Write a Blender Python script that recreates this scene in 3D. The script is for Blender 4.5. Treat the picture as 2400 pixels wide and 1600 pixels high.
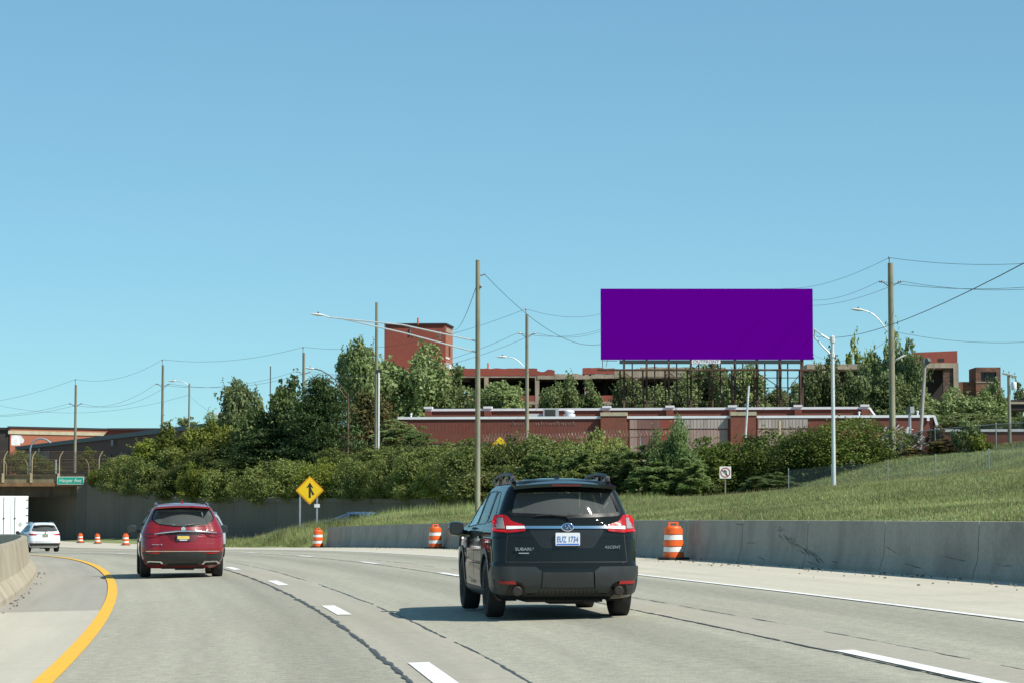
import bpy, bmesh, math, random
import numpy as np
from mathutils import Vector, Matrix
for o in list(bpy.data.objects): bpy.data.objects.remove(o)
scene = bpy.context.scene
rad = math.radians

# ---------------------------------------------------------------- camera
FPX, YH, ZC = 5530.0, 1210.0, 1.16          # focal length in photo pixels, horizon row, eye height
PITCH = math.atan((YH - 800) / FPX)
cam_d = bpy.data.cameras.new('camera'); cam = bpy.data.objects.new('camera', cam_d)
scene.collection.objects.link(cam); scene.camera = cam
cam.location = (0, 0, ZC); cam.rotation_euler = (math.pi/2 + PITCH, 0, 0)
cam_d.sensor_width = 36; cam_d.lens = FPX/2400*36; cam_d.clip_start = .1; cam_d.clip_end = 6000

# ---------------------------------------------------------------- sky, sun, exposure
SUN_AZ, SUN_EL = 121.0, 47.0                # clockwise from +Y
w = bpy.data.worlds.new('World'); scene.world = w; w.use_nodes = True
nt = w.node_tree; bg = nt.nodes['Background']
sky = nt.nodes.new('ShaderNodeTexSky'); sky.sky_type = 'NISHITA'; sky.sun_disc = False
sky.sun_elevation = rad(SUN_EL); sky.sun_rotation = rad(SUN_AZ)
sky.altitude = 200; sky.air_density = 0.85; sky.dust_density = 0.0; sky.ozone_density = 1.0
tint = nt.nodes.new('ShaderNodeVectorMath'); tint.operation = 'MULTIPLY'; tint.inputs[1].default_value = (1.04, 1.74, 1.97)   # camera response and white balance of the whole sky
gam = nt.nodes.new('ShaderNodeGamma'); gam.inputs[1].default_value = .62
nt.links.new(sky.outputs[0], gam.inputs[0]); nt.links.new(gam.outputs[0], tint.inputs[0]); nt.links.new(tint.outputs[0], bg.inputs[0]); bg.inputs[1].default_value = 0.10
sl = bpy.data.lights.new('sun', 'SUN'); sl.energy = 4.8; sl.angle = rad(.53); sl.color = (1, .95, .86)
sun = bpy.data.objects.new('sun', sl); scene.collection.objects.link(sun); sun.location = (60, -40, 80)
az, el = rad(SUN_AZ), rad(SUN_EL)
tosun = Vector((math.sin(az)*math.cos(el), math.cos(az)*math.cos(el), math.sin(el)))
sun.rotation_euler = tosun.to_track_quat('Z', 'Y').to_euler()
scene.view_settings.view_transform = 'Standard'; scene.view_settings.look = 'None'
scene.view_settings.exposure = 0.32; scene.view_settings.gamma = 1
scene.render.engine = 'CYCLES'
scene.cycles.max_bounces = 8; scene.cycles.transparent_max_bounces = 24

# ---------------------------------------------------------------- helpers
C = scene.collection
rng = random.Random(7)
def V(u, v, d):
    "point at depth Y=d that the photograph shows at pixel (u,v) of 2400x1600"
    a, b = (u-1200)/FPX, (800-v)/FPX
    c, s = math.cos(PITCH), math.sin(PITCH)
    dy, dz = c - b*s, s + b*c
    return Vector((a*d/dy, d, ZC + dz*d/dy))
def tag(o, label=None, cat=None, group=None, kind=None):
    if label: o['label'] = label
    if cat: o['category'] = cat
    if group: o['group'] = group
    if kind: o['kind'] = kind
    return o
def thing(name, label, cat, loc=(0, 0, 0), rotz=0, group=None, scale=1):
    o = bpy.data.objects.new(name, None); C.objects.link(o); o.empty_display_size = .2
    o.location = loc; o.rotation_euler = (0, 0, rotz); o.scale = (scale,)*3
    return tag(o, label, cat, group)
class MB:
    def __init__(s): s.v = []; s.f = []; s.m = []
    def add(s, vs, fs, mi=0):
        n = len(s.v); s.v += [tuple(p) for p in vs]; s.f += [tuple(i+n for i in f) for f in fs]; s.m += [mi]*len(fs); return s
    def box(s, lo, hi, mi=0):
        x0, y0, z0 = lo; x1, y1, z1 = hi
        return s.add([(x0,y0,z0),(x1,y0,z0),(x1,y1,z0),(x0,y1,z0),(x0,y0,z1),(x1,y0,z1),(x1,y1,z1),(x0,y1,z1)],
              [(3,2,1,0),(4,5,6,7),(0,1,5,4),(1,2,6,5),(2,3,7,6),(3,0,4,7)], mi)
    def bar(s, a, b, wx, wz=None, up=(0,0,1), mi=0):
        "rectangular bar from a to b"
        a, b = Vector(a), Vector(b); d = (b-a).normalized(); up = Vector(up)
        if abs(d.dot(up)) > .99: up = Vector((0,1,0))
        r = d.cross(up).normalized(); u = r.cross(d).normalized(); wz = wz or wx
        r *= wx/2; u *= wz/2
        return s.add([a-r-u,a+r-u,a+r+u,a-r+u,b-r-u,b+r-u,b+r+u,b-r+u],
              [(0,1,2,3),(7,6,5,4),(1,0,4,5),(2,1,5,6),(3,2,6,7),(0,3,7,4)], mi)
    def tube(s, pts, rs, n=8, cap=True, mi=0):
        pts = [Vector(p) for p in pts]
        if not hasattr(rs, '__len__'): rs = [rs]*len(pts)
        rings = []; up = None
        for i, p in enumerate(pts):
            d = (pts[min(i+1, len(pts)-1)] - pts[max(i-1, 0)]).normalized()
            if up is None: up = Vector((0,0,1)) if abs(d.z) < .9 else Vector((1,0,0))
            r = d.cross(up).normalized(); up = r.cross(d).normalized()
            rings += [p + rs[i]*(math.cos(2*math.pi*k/n)*r + math.sin(2*math.pi*k/n)*up) for k in range(n)]
        fs = []
        for i in range(len(pts)-1):
            for k in range(n):
                k2 = (k+1) % n
                fs.append((i*n+k, (i+1)*n+k, (i+1)*n+k2, i*n+k2))
        if cap: fs += [tuple(range(n)), tuple(range((len(pts)-1)*n, len(pts)*n))[::-1]]
        return s.add(rings, fs, mi)
    def lathe(s, prof, axis='z', n=24, at=(0,0,0), mi=0):
        vs = []; at = Vector(at)
        for r, h in prof:
            for k in range(n):
                a = 2*math.pi*k/n; c_, s_ = r*math.cos(a), r*math.sin(a)
                vs.append(at + Vector((c_, s_, h) if axis == 'z' else (h, c_, s_) if axis == 'x' else (s_, h, c_)))
        fs = [(i*n+k, i*n+(k+1)%n, (i+1)*n+(k+1)%n, (i+1)*n+k) for i in range(len(prof)-1) for k in range(n)]
        if prof[0][0] > 1e-4: fs.append(tuple(range(n))[::-1])
        if prof[-1][0] > 1e-4: fs.append(tuple(range((len(prof)-1)*n, len(prof)*n)))
        return s.add(vs, fs, mi)
    def prism(s, poly, a, b, plane='xz', mi=0):
        "2D polygon extruded between a and b on the third axis"
        n = len(poly)
        def P(p, t): return (p[0], t, p[1]) if plane == 'xz' else (t, p[0], p[1]) if plane == 'yz' else (p[0], p[1], t)
        vs = [P(p, a) for p in poly] + [P(p, b) for p in poly]
        return s.add(vs, [tuple(range(n)), tuple(range(n, 2*n))[::-1]] + [(i, (i+1)%n, n+(i+1)%n, n+i)[::-1] for i in range(n)], mi)
    def mesh(s, name):
        me = bpy.data.meshes.new(name); me.from_pydata(s.v, [], s.f)
        if any(s.m): me.polygons.foreach_set('material_index', s.m)
        bm = bmesh.new(); bm.from_mesh(me); bmesh.ops.recalc_face_normals(bm, faces=bm.faces); bm.to_mesh(me); bm.free()
        me.update(); return me
    def build(s, name, mats, parent=None, smooth=None, local=False):
        return put(name, s.mesh(name), mats, parent, smooth, local)
def put(name, me, mats, parent=None, smooth=None, local=False):
    if not isinstance(mats, (list, tuple)): mats = [mats]
    for m in mats: me.materials.append(m)
    if smooth is not None:
        me.shade_smooth()
        if smooth < 180: me.set_sharp_from_angle(angle=rad(smooth))
    o = bpy.data.objects.new(name, me); C.objects.link(o)
    if parent:
        o.parent = parent
        if not local:
            p = Vector(); q = parent
            while q: p += q.location; q = q.parent
            me.transform(Matrix.Translation(-p))
    return o
def npmesh(name, verts, faces):
    "fast mesh from numpy arrays of equal-sided faces"
    me = bpy.data.meshes.new(name); k = faces.shape[1]
    me.vertices.add(len(verts)); me.vertices.foreach_set('co', np.asarray(verts, np.float32).ravel())
    me.loops.add(faces.size); me.loops.foreach_set('vertex_index', faces.astype(np.int32).ravel())
    me.polygons.add(len(faces)); me.polygons.foreach_set('loop_start', np.arange(0, faces.size, k, dtype=np.int32))
    me.update(calc_edges=True); return me
def text_mesh(txt, size, extrude=.004):
    cu = bpy.data.curves.new('t', 'FONT'); cu.body = txt; cu.size = size; cu.extrude = extrude
    cu.align_x = 'CENTER'; cu.align_y = 'CENTER'; cu.resolution_u = 3
    ob = bpy.data.objects.new('t', cu); C.objects.link(ob)
    dg = bpy.context.evaluated_depsgraph_get(); me = bpy.data.meshes.new_from_object(ob.evaluated_get(dg))
    bpy.data.objects.remove(ob); bpy.data.curves.remove(cu); return me
def text_part(txt, size, mat, parent, loc, width=None, rotz=0, bold=0):
    me = text_mesh(txt, size); co = np.empty(len(me.vertices)*3, np.float32); me.vertices.foreach_get('co', co); co = co.reshape(-1,3)
    if width: co[:,0] *= width/(co[:,0].max()-co[:,0].min())
    out = np.stack([co[:,0], -co[:,2], co[:,1]], 1); me.vertices.foreach_set('co', out.ravel())
    me.update(); me.materials.clear(); me.materials.append(mat)
    o = bpy.data.objects.new('lettering', me); C.objects.link(o); o.parent = parent; o.location = loc; o.rotation_euler = (0,0,rotz); return o
def copy_tree(o, parent=None):
    c = o.copy(); C.objects.link(c); c.parent = parent
    for ch in list(o.children): copy_tree(ch, c)
    return c

# ---------------------------------------------------------------- materials
MATS = {}
def mat(name, col=(.5,.5,.5), rough=.7, metal=0, var=0, scale=3, var2=0, scale2=40, bump=0, bscale=60, coat=0, spec=.5, dirt=None, dscale=.6, damt=.5, streak=0):
    if name in MATS: return MATS[name]
    m = bpy.data.materials.new(name); m.use_nodes = True; MATS[name] = m
    t = m.node_tree; N = t.nodes; L = t.links; b = N['Principled BSDF']
    b.inputs['Base Color'].default_value = (*col, 1); b.inputs['Roughness'].default_value = rough; b.inputs['Metallic'].default_value = metal
    b.inputs['Coat Weight'].default_value = coat; b.inputs['Coat Roughness'].default_value = .03; b.inputs['Specular IOR Level'].default_value = spec
    if var or var2 or bump or dirt or streak:
        tc = N.new('ShaderNodeTexCoord'); src = tc.outputs['Object']
        cur = None
        def noise(sc, det=4, vec=None):
            n = N.new('ShaderNodeTexNoise'); n.inputs['Scale'].default_value = sc; n.inputs['Detail'].default_value = det
            L.new(vec or src, n.inputs['Vector']); return n.outputs['Fac']
        rgb = N.new('ShaderNodeRGB'); rgb.outputs[0].default_value = (*col, 1); cur = rgb.outputs[0]
        def mulv(fac, amt):
            nonlocal cur
            mr = N.new('ShaderNodeMapRange'); mr.inputs[1].default_value = .25; mr.inputs[2].default_value = .75
            mr.inputs[3].default_value = 1-amt; mr.inputs[4].default_value = 1+amt; L.new(fac, mr.inputs[0])
            mx = N.new('ShaderNodeVectorMath'); mx.operation = 'SCALE'; L.new(cur, mx.inputs[0]); L.new(mr.outputs[0], mx.inputs['Scale']); cur = mx.outputs[0]
        if var: mulv(noise(scale), var)
        if var2: mulv(noise(scale2, 2), var2)
        if streak:
            mp = N.new('ShaderNodeMapping'); mp.inputs['Scale'].default_value = (1.2, 1.2, .06); L.new(src, mp.inputs[0]); mulv(noise(2.2, 5, mp.outputs[0]), streak)
        if dirt:
            mr = N.new('ShaderNodeMapRange'); mr.inputs[1].default_value = .5; mr.inputs[2].default_value = .72; mr.inputs[4].default_value = damt; L.new(noise(dscale, 6), mr.inputs[0])
            mx = N.new('ShaderNodeMix'); mx.data_type = 'RGBA'; L.new(mr.outputs[0], mx.inputs[0]); L.new(cur, mx.inputs[6]); mx.inputs[7].default_value = (*dirt, 1); cur = mx.outputs[2]
        L.new(cur, b.inputs['Base Color'])
        if bump:
            bp = N.new('ShaderNodeBump'); bp.inputs['Strength'].default_value = bump; bp.inputs['Distance'].default_value = .02
            L.new(noise(bscale, 3), bp.inputs['Height']); L.new(bp.outputs[0], b.inputs['Normal'])
    return m
def leaf_mat(name, col, hue2, trans=.3, var=.35):
    m = bpy.data.materials.new(name); m.use_nodes = True; t = m.node_tree; N = t.nodes; L = t.links; b = N['Principled BSDF']
    g = N.new('ShaderNodeNewGeometry'); oi = N.new('ShaderNodeObjectInfo'); tc = N.new('ShaderNodeTexCoord')
    mx = N.new('ShaderNodeMix'); mx.data_type = 'RGBA'; mx.inputs[6].default_value = (*col,1); mx.inputs[7].default_value = (*hue2,1)
    ns = N.new('ShaderNodeTexNoise'); ns.inputs['Scale'].default_value = .45; ns.inputs['Detail'].default_value = 2; L.new(g.outputs['Position'], ns.inputs['Vector'])
    ad = N.new('ShaderNodeMath'); ad.operation = 'MULTIPLY_ADD'; L.new(g.outputs['Random Per Island'], ad.inputs[0]); ad.inputs[1].default_value = .55
    m2 = N.new('ShaderNodeMath'); m2.operation = 'MULTIPLY_ADD'; L.new(ns.outputs['Fac'], m2.inputs[0]); m2.inputs[1].default_value = 1.5; m2.inputs[2].default_value = -.55; L.new(m2.outputs[0], ad.inputs[2])
    L.new(ad.outputs[0], mx.inputs[0])
    mr = N.new('ShaderNodeMapRange'); mr.inputs[3].default_value = 1-var; mr.inputs[4].default_value = 1+var; L.new(oi.outputs['Random'], mr.inputs[0])
    if var == 0:
        n2 = N.new('ShaderNodeTexNoise'); n2.inputs['Scale'].default_value = .22; n2.inputs['Detail'].default_value = 5; L.new(g.outputs['Position'], n2.inputs['Vector']); mr.inputs[1].default_value = .3; mr.inputs[2].default_value = .7; mr.inputs[3].default_value = .62; mr.inputs[4].default_value = 1.25; L.new(n2.outputs['Fac'], mr.inputs[0])
    sc = N.new('ShaderNodeVectorMath'); sc.operation = 'SCALE'; L.new(mx.outputs[2], sc.inputs[0]); L.new(mr.outputs[0], sc.inputs['Scale'])
    L.new(sc.outputs[0], b.inputs['Base Color']); b.inputs['Roughness'].default_value = .55; b.inputs['Specular IOR Level'].default_value = .35
    tr = N.new('ShaderNodeBsdfTranslucent'); L.new(sc.outputs[0], tr.inputs[0]); ms = N.new('ShaderNodeMixShader'); ms.inputs[0].default_value = trans
    L.new(b.outputs[0], ms.inputs[1]); L.new(tr.outputs[0], ms.inputs[2]); L.new(ms.outputs[0], N['Material Output'].inputs[0]); return m
def brick_mat(name, c1, c2, mortar, sx=1.0, dirt=(.05,.03,.025), damt=.5, dscale=.12, blen=.22):
    m = bpy.data.materials.new(name); m.use_nodes = True; t = m.node_tree; N = t.nodes; L = t.links; b = N['Principled BSDF']
    tc = N.new('ShaderNodeTexCoord'); g = N.new('ShaderNodeNewGeometry'); sp = N.new('ShaderNodeSeparateXYZ'); L.new(tc.outputs['Object'], sp.inputs[0])
    ad = N.new('ShaderNodeMath'); L.new(sp.outputs[0], ad.inputs[0]); L.new(sp.outputs[1], ad.inputs[1])
    cb = N.new('ShaderNodeCombineXYZ'); L.new(ad.outputs[0], cb.inputs[0]); L.new(sp.outputs[2], cb.inputs[1])
    br = N.new('ShaderNodeTexBrick'); L.new(cb.outputs[0], br.inputs[0]); br.inputs['Scale'].default_value = 1
    br.inputs['Brick Width'].default_value = blen; br.inputs['Row Height'].default_value = blen*.36; br.inputs['Mortar Size'].default_value = .008
    br.inputs['Color1'].default_value = (*c1,1); br.inputs['Color2'].default_value = (*c2,1); br.inputs['Mortar'].default_value = (*mortar,1)
    ns = N.new('ShaderNodeTexNoise'); ns.inputs['Scale'].default_value = dscale; ns.inputs['Detail'].default_value = 6; L.new(tc.outputs['Object'], ns.inputs['Vector'])
    mr = N.new('ShaderNodeMapRange'); mr.inputs[1].default_value = .42; mr.inputs[2].default_value = .72; mr.inputs[4].default_value = damt; L.new(ns.outputs['Fac'], mr.inputs[0])
    mx = N.new('ShaderNodeMix'); mx.data_type = 'RGBA'; L.new(mr.outputs[0], mx.inputs[0]); L.new(br.outputs['Color'], mx.inputs[6]); mx.inputs[7].default_value = (*dirt,1)
    L.new(mx.outputs[2], b.inputs['Base Color']); b.inputs['Roughness'].default_value = .85
    bp = N.new('ShaderNodeBump'); bp.inputs['Strength'].default_value = .3; bp.inputs['Distance'].default_value = .01; bp.invert = True; L.new(br.outputs['Fac'], bp.inputs['Height']); L.new(bp.outputs[0], b.inputs['Normal'])
    return m
def veil_mat(name, col, dens):
    "chain-link fabric: too fine to see wire by wire at this distance"
    m = bpy.data.materials.new(name); m.use_nodes = True; t = m.node_tree; N = t.nodes; L = t.links; b = N['Principled BSDF']
    b.inputs['Base Color'].default_value = (*col,1); b.inputs['Metallic'].default_value = .3; b.inputs['Roughness'].default_value = .5
    tc = N.new('ShaderNodeTexCoord'); mp = N.new('ShaderNodeMapping'); mp.inputs['Rotation'].default_value = (0, rad(45), 0); L.new(tc.outputs['Object'], mp.inputs[0])
    ws = []
    for ax in ('X', 'Z'):
        wv = N.new('ShaderNodeTexWave'); wv.bands_direction = ax; wv.inputs['Scale'].default_value = 5; L.new(mp.outputs[0], wv.inputs[0]); ws.append(wv.outputs['Fac'])
    mm = N.new('ShaderNodeMath'); mm.operation = 'MAXIMUM'; L.new(ws[0], mm.inputs[0]); L.new(ws[1], mm.inputs[1])
    gt = N.new('ShaderNodeMath'); gt.operation = 'GREATER_THAN'; L.new(mm.outputs[0], gt.inputs[0]); gt.inputs[1].default_value = 1-dens
    L.new(gt.outputs[0], b.inputs['Alpha']); return m

concrete = mat('concrete', (.305,.29,.24), .85, var=.12, scale=.5, var2=.12, scale2=14, bump=.2, streak=.06, dirt=(.12,.115,.10), dscale=.9, damt=.4)
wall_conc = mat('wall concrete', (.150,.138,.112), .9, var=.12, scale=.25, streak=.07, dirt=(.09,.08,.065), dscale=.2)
median_conc = mat('median concrete', (.36,.31,.22), .85, var=.15, scale=.7, var2=.1, dirt=(.16,.13,.09), dscale=1.5, damt=.5)
steel = mat('galvanised steel', (.42,.44,.45), .45, .6, var=.1, scale=2)
paintsteel = mat('pale painted steel', (.62,.64,.64), .5, .2, var=.08, scale=1.5)
rust = mat('rusty steel', (.10,.055,.035), .8, .2, var=.4, scale=1.2, dirt=(.30,.25,.20), dscale=.9, damt=.5)
wood = mat('weathered pole wood', (.26,.245,.17), .9, var=.15, scale=1.5, streak=.35)
wire_m = mat('wire', (.05,.055,.06), .6)
black = mat('black plastic', (.02,.02,.022), .5)
rubber = mat('rubber', (.018,.018,.018), .8, var=.2, scale=8)
chrome = mat('chrome', (.8,.81,.82), .12, 1)
silver = mat('alloy', (.55,.57,.60), .3, .9)
white_paint = mat('white road paint', (.78,.78,.74), .7, var=.06, scale=6, dirt=(.45,.44,.40), dscale=5, damt=.6)
yellow_paint = mat('yellow road paint', (.78,.42,.025), .7, var=.06, scale=4, dirt=(.5,.33,.08), dscale=6, damt=.6)
orange = mat('drum orange', (.80,.12,.012), .5)
refl_white = mat('drum reflective white', (.78,.77,.72), .5, var=.05, scale=15)
sign_yellow = mat('sign yellow', (.85,.55,.005), .45)
sign_amber = mat('sign amber edge', (.75,.32,.005), .45)
sign_black = mat('sign black', (.02,.018,.015), .6)
sign_white = mat('sign white', (.78,.78,.76), .5)
sign_red = mat('sign red', (.45,.02,.02), .5)
sign_green = mat('sign green', (.005,.32,.22), .45)
coping_w = mat('white coping', (.75,.77,.78), .55, var=.06, scale=1)

# ---------------------------------------------------------------- road geometry: s along the outer barrier, o to its right
H0, K1, K2, XB = .085872, .00154, 1e-6, 14.088
WY, WL, WR, WE, WM, BANK = -15.99, -12.49, -8.27, -4.75, -17.81, .021
_ss = np.arange(-60, 420, .25); _hd = H0 + K1*np.maximum(_ss,-40) + K2*_ss**2/2*(_ss > 0)
_x = np.cumsum(-np.sin(_hd))*.25; _y = np.cumsum(np.cos(_hd))*.25
_i0 = int(60/.25); _x += XB - _x[_i0]; _y -= _y[_i0]
def zprof(s):
    s = np.asarray(s, float)
    a = -.96e-4*np.clip(s-60, 0, 75)**2
    t = np.clip(s-135, 0, 75)
    return a - .0144*(t - t*t/150)
def road(s, o, dz=0):
    s = np.asarray(s, float); o = np.asarray(o, float)
    x = np.interp(s, _ss, _x); y = np.interp(s, _ss, _y); h = np.interp(s, _ss, _hd)
    return np.stack(np.broadcast_arrays(x+o*np.cos(h), y+o*np.sin(h), BANK*np.minimum(o, 0)+zprof(s)+dz), -1)
def heading(s): return float(np.interp(s, _ss, _hd))
def to_so(x, y):
    "world to road coordinates (vectorised)"
    x = np.atleast_1d(np.asarray(x, float)); y = np.atleast_1d(np.asarray(y, float))
    s = y.copy()
    for _ in range(12):
        h = np.interp(s, _ss, _hd); px = np.interp(s, _ss, _x); py = np.interp(s, _ss, _y)
        s = s + (x-px)*-np.sin(h) + (y-py)*np.cos(h)
        s = np.clip(s, -59, 419)
    h = np.interp(s, _ss, _hd); px = np.interp(s, _ss, _x); py = np.interp(s, _ss, _y)
    return s, (x-px)*np.cos(h) + (y-py)*np.sin(h)
def hit(u, v):
    "where the ray through photo pixel (u,v) meets the carriageway"
    d = 60.
    lo, hi = 5., 320.
    for _ in range(50):
        d = (lo+hi)/2; p = V(u, v, d); s, o = to_so(p.x, p.y); z = BANK*min(o[0], 0)+zprof(s[0])
        if p.z > z: lo = d
        else: hi = d
    return Vector((p.x, p.y, float(z)))

def sheet(name, srange, orange_, mats, dz, parent=None, ns=200, no=2, jitter=0):
    s = np.linspace(*srange, ns); o = np.linspace(*orange_, no); S, O = np.meshgrid(s, o, indexing='ij')
    P = road(S, O, dz).reshape(-1, 3)
    i = (np.arange(ns-1)[:, None]*no + np.arange(no-1)).ravel()
    F = np.stack([i, i+1, i+no+1, i+no], 1)
    me = npmesh(name, P, F); uv = me.uv_layers.new(name='so')
    li = F.ravel(); uv.data.foreach_set('uv', np.stack([O.ravel()[li], S.ravel()[li]], 1).astype(np.float32).ravel())
    return put(name, me, mats, parent)
def road_mat(name, col, bands=0.0, tile=None, grain=.12, patch=(.10,.095,.085)):
    m = bpy.data.materials.new(name); m.use_nodes = True; t = m.node_tree; N = t.nodes; L = t.links; b = N['Principled BSDF']
    uv = N.new('ShaderNodeUVMap'); uv.uv_map = 'so'; sp = N.new('ShaderNodeSeparateXYZ'); L.new(uv.outputs[0], sp.inputs[0])
    def noise(sc, det, vec, rough=.5):
        n = N.new('ShaderNodeTexNoise'); n.inputs['Scale'].default_value = sc; n.inputs['Detail'].default_value = det; n.inputs['Roughness'].default_value = rough; L.new(vec, n.inputs['Vector']); return n.outputs['Fac']
    def mr(f, a, b_, c, d):
        n = N.new('ShaderNodeMapRange'); L.new(f, n.inputs[0])
        for k, v in enumerate((a, b_, c, d)): n.inputs[k+1].default_value = v
        return n.outputs[0]
    rgb = N.new('ShaderNodeRGB'); rgb.outputs[0].default_value = (*col,1); cur = rgb.outputs[0]
    def mul(f):
        nonlocal cur
        x = N.new('ShaderNodeVectorMath'); x.operation = 'SCALE'; L.new(cur, x.inputs[0]); L.new(f, x.inputs['Scale']); cur = x.outputs[0]
    mul(mr(noise(38, 3, uv.outputs[0], .8), .3, .7, 1-grain, 1+grain))
    mul(mr(noise(7, 4, uv.outputs[0], .7), .3, .7, 1-grain*.6, 1+grain*.6))
    st = N.new('ShaderNodeMapping'); st.inputs['Scale'].default_value = (.9, .03, 1); L.new(uv.outputs[0], st.inputs[0])
    mul(mr(noise(2.4, 5, st.outputs[0]), .3, .7, .90, 1.08))      # lengthwise wear
    tr = N.new('ShaderNodeMapping'); tr.inputs['Scale'].default_value = (.16, 1.7, 1); tr.inputs['Rotation'].default_value = (0,0,.05); L.new(uv.outputs[0], tr.inputs[0])
    mul(mr(noise(1.2, 6, tr.outputs[0], .65), .60, .70, 1, .86))     # crosswise hairline cracks
    if bands:
        ln = N.new('ShaderNodeMath'); ln.operation = 'WRAP'; L.new(sp.outputs[0], ln.inputs[0]); ln.inputs[1].default_value = 3.75; ln.inputs[2].default_value = 0
        ab = N.new('ShaderNodeMath'); ab.operation = 'SUBTRACT'; L.new(ln.outputs[0], ab.inputs[0]); ab.inputs[1].default_value = 1.7
        a2 = N.new('ShaderNodeMath'); a2.operation = 'ABSOLUTE'; L.new(ab.outputs[0], a2.inputs[0])
        mul(mr(a2.outputs[0], 0, .9, 1-bands, 1))                    # oil track down each lane
    mx = N.new('ShaderNodeMix'); mx.data_type = 'RGBA'; L.new(mr(noise(.35, 5, uv.outputs[0], .6), .56, .75, 0, .45), mx.inputs[0]); L.new(cur, mx.inputs[6]); mx.inputs[7].default_value = (*patch,1); cur = mx.outputs[2]
    L.new(cur, b.inputs['Base Color']); b.inputs['Roughness'].default_value = .85; b.inputs['Specular IOR Level'].default_value = .3
    bp = N.new('ShaderNodeBump'); bp.inputs['Strength'].default_value = .35; bp.inputs['Distance'].default_value = .01; L.new(noise(60, 2, uv.outputs[0]), bp.inputs['Height']); L.new(bp.outputs[0], b.inputs['Normal'])
    return m
asphalt = road_mat('worn asphalt', (.345,.330,.255), .22, grain=.38, patch=(.28,.265,.215))
strip_m = road_mat('joint strip asphalt', (.36,.335,.265), 0, grain=.18, patch=(.31,.29,.23))
shoulder_r = road_mat('gravelly shoulder concrete', (.50,.46,.365), 0, grain=.16, patch=(.36,.33,.26))
shoulder_l = road_mat('shoulder concrete', (.46,.43,.35), 0, grain=.12, patch=(.40,.37,.30))
shoulder_a = road_mat('shoulder asphalt', (.33,.31,.26), 0, grain=.16, patch=(.26,.25,.21))
seal = mat('crack sealant', (.062,.066,.062), .6, var=.3, scale=4)

rd = sheet('road', (-20, 330), (WY-.1, WE+.05), asphalt, 0, ns=500, no=24); tag(rd, kind='structure')
sr = sheet('shoulder', (-20, 330), (WE+.05, 8.0), shoulder_r, -.004, ns=400, no=8); tag(sr, kind='structure')
sh2 = sheet('shoulder', (-20, 41), (WM-1.2, WY-.1), shoulder_l, -.003, ns=60, no=5); tag(sh2, kind='structure')
sh3 = sheet('shoulder', (41, 330), (WM-1.2, WY-.1), shoulder_a, -.007, ns=260, no=5); tag(sh3, kind='structure')
opp = sheet('opposing_road', (-20, 330), (WM-22, WM-1.2), asphalt, -.05, ns=200, no=6); tag(opp, kind='structure')
# pale strips beside the lane joints, then sealed cracks, then paint
def ribbon(name, s0, s1, oc, wid, m, parent, dz, wob=0, wvar=0, seed=1, step=.25, gaps=0):
    r = np.random.RandomState(seed); n = max(2, int((s1-s0)/step)+1); s = np.linspace(s0, s1, n)
    def sm(k): a = r.randn(n+2*k); return np.convolve(a, np.ones(2*k+1)/(2*k+1), 'valid')
    off = wob*(sm(8)*3+sm(1)*.6) if wob else np.zeros(n)
    ww = np.clip(wid*(1+wvar*(sm(3)*2+sm(1)*.7)), wid*.12, None) if wvar else np.full(n, wid)
    P = np.concatenate([road(s, oc+off-ww/2, dz), road(s, oc+off+ww/2, dz)]); i = np.arange(n-1)
    if gaps: i = i[np.repeat(r.rand(n//6+1), 6)[:n-1] > gaps]
    F = np.stack([i, i+n, i+n+1, i+1], 1)
    me = npmesh(name, P, F); uv = me.uv_layers.new(name='so'); O = np.concatenate([oc+off-ww/2, oc+off+ww/2]); S = np.concatenate([s, s]); li = F.ravel()
    uv.data.foreach_set('uv', np.stack([O[li], S[li]], 1).astype(np.float32).ravel())
    return put(name, me, m, parent)
for k, (a, b_) in enumerate(((WL-.28, WL+.72), (WR-.12, WR+.75))):
    ribbon('joint_strip', -20, 330, (a+b_)/2, b_-a, strip_m, rd, .004)
    ribbon('sealed_crack', 5, 200, a, .05 if k == 0 else .026, seal, rd, .008, .008, .6, 11+k, .05)
    ribbon('sealed_crack', 5, 200, b_, .028, seal, rd, .008, .012, .5, 21+k, .15, gaps=.1 if k == 0 else .3)
ribbon('yellow_edge_line', 2, 330, WY, .19, yellow_paint, rd, .012)
ribbon('white_edge_line', 2, 330, WE, .13, white_paint, rd, .012)
me_d = None
for oc, s0, n, wd in ((WL, 24.8, 14, .21), (WR, 43.1, 13, .19)):
    for k in range(n):
        s1 = s0 + 15.24*k
        ribbon('lane_dash', s1-3.7, s1, oc, wd, white_paint, rd, .012, step=.6)
ribbon('lane_dash', 24.8-13, 24.8, WR+.02, .20, white_paint, rd, .0135, step=.6)
# debris along the shoulder and stray marks
g = MB(); rr = random.Random(3)
for k in range(420):
    s = rr.uniform(30, 128); o = -abs(rr.gauss(0, .75))-.12; p = road(s, o, .01); q = rr.uniform(.006, .024)
    g.box((p[0]-q, p[1]-q*1.5, p[2]-.02), (p[0]+q, p[1]+q*1.5, p[2]+q*.7))
for k in range(50):
    s = rr.uniform(22, 70); o = WM+rr.uniform(.03, .25); p = road(s, o, .01); q = rr.uniform(.006, .018)
    g.box((p[0]-q, p[1]-q*2, p[2]-.02), (p[0]+q, p[1]+q*2, p[2]+q*.7))
tag(g.build('gravel', mat('gravel', (.20,.18,.14), .9, var=.5, scale=3)), 'loose stones and grit lying along the foot of the barriers', 'gravel', kind='stuff')

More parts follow.
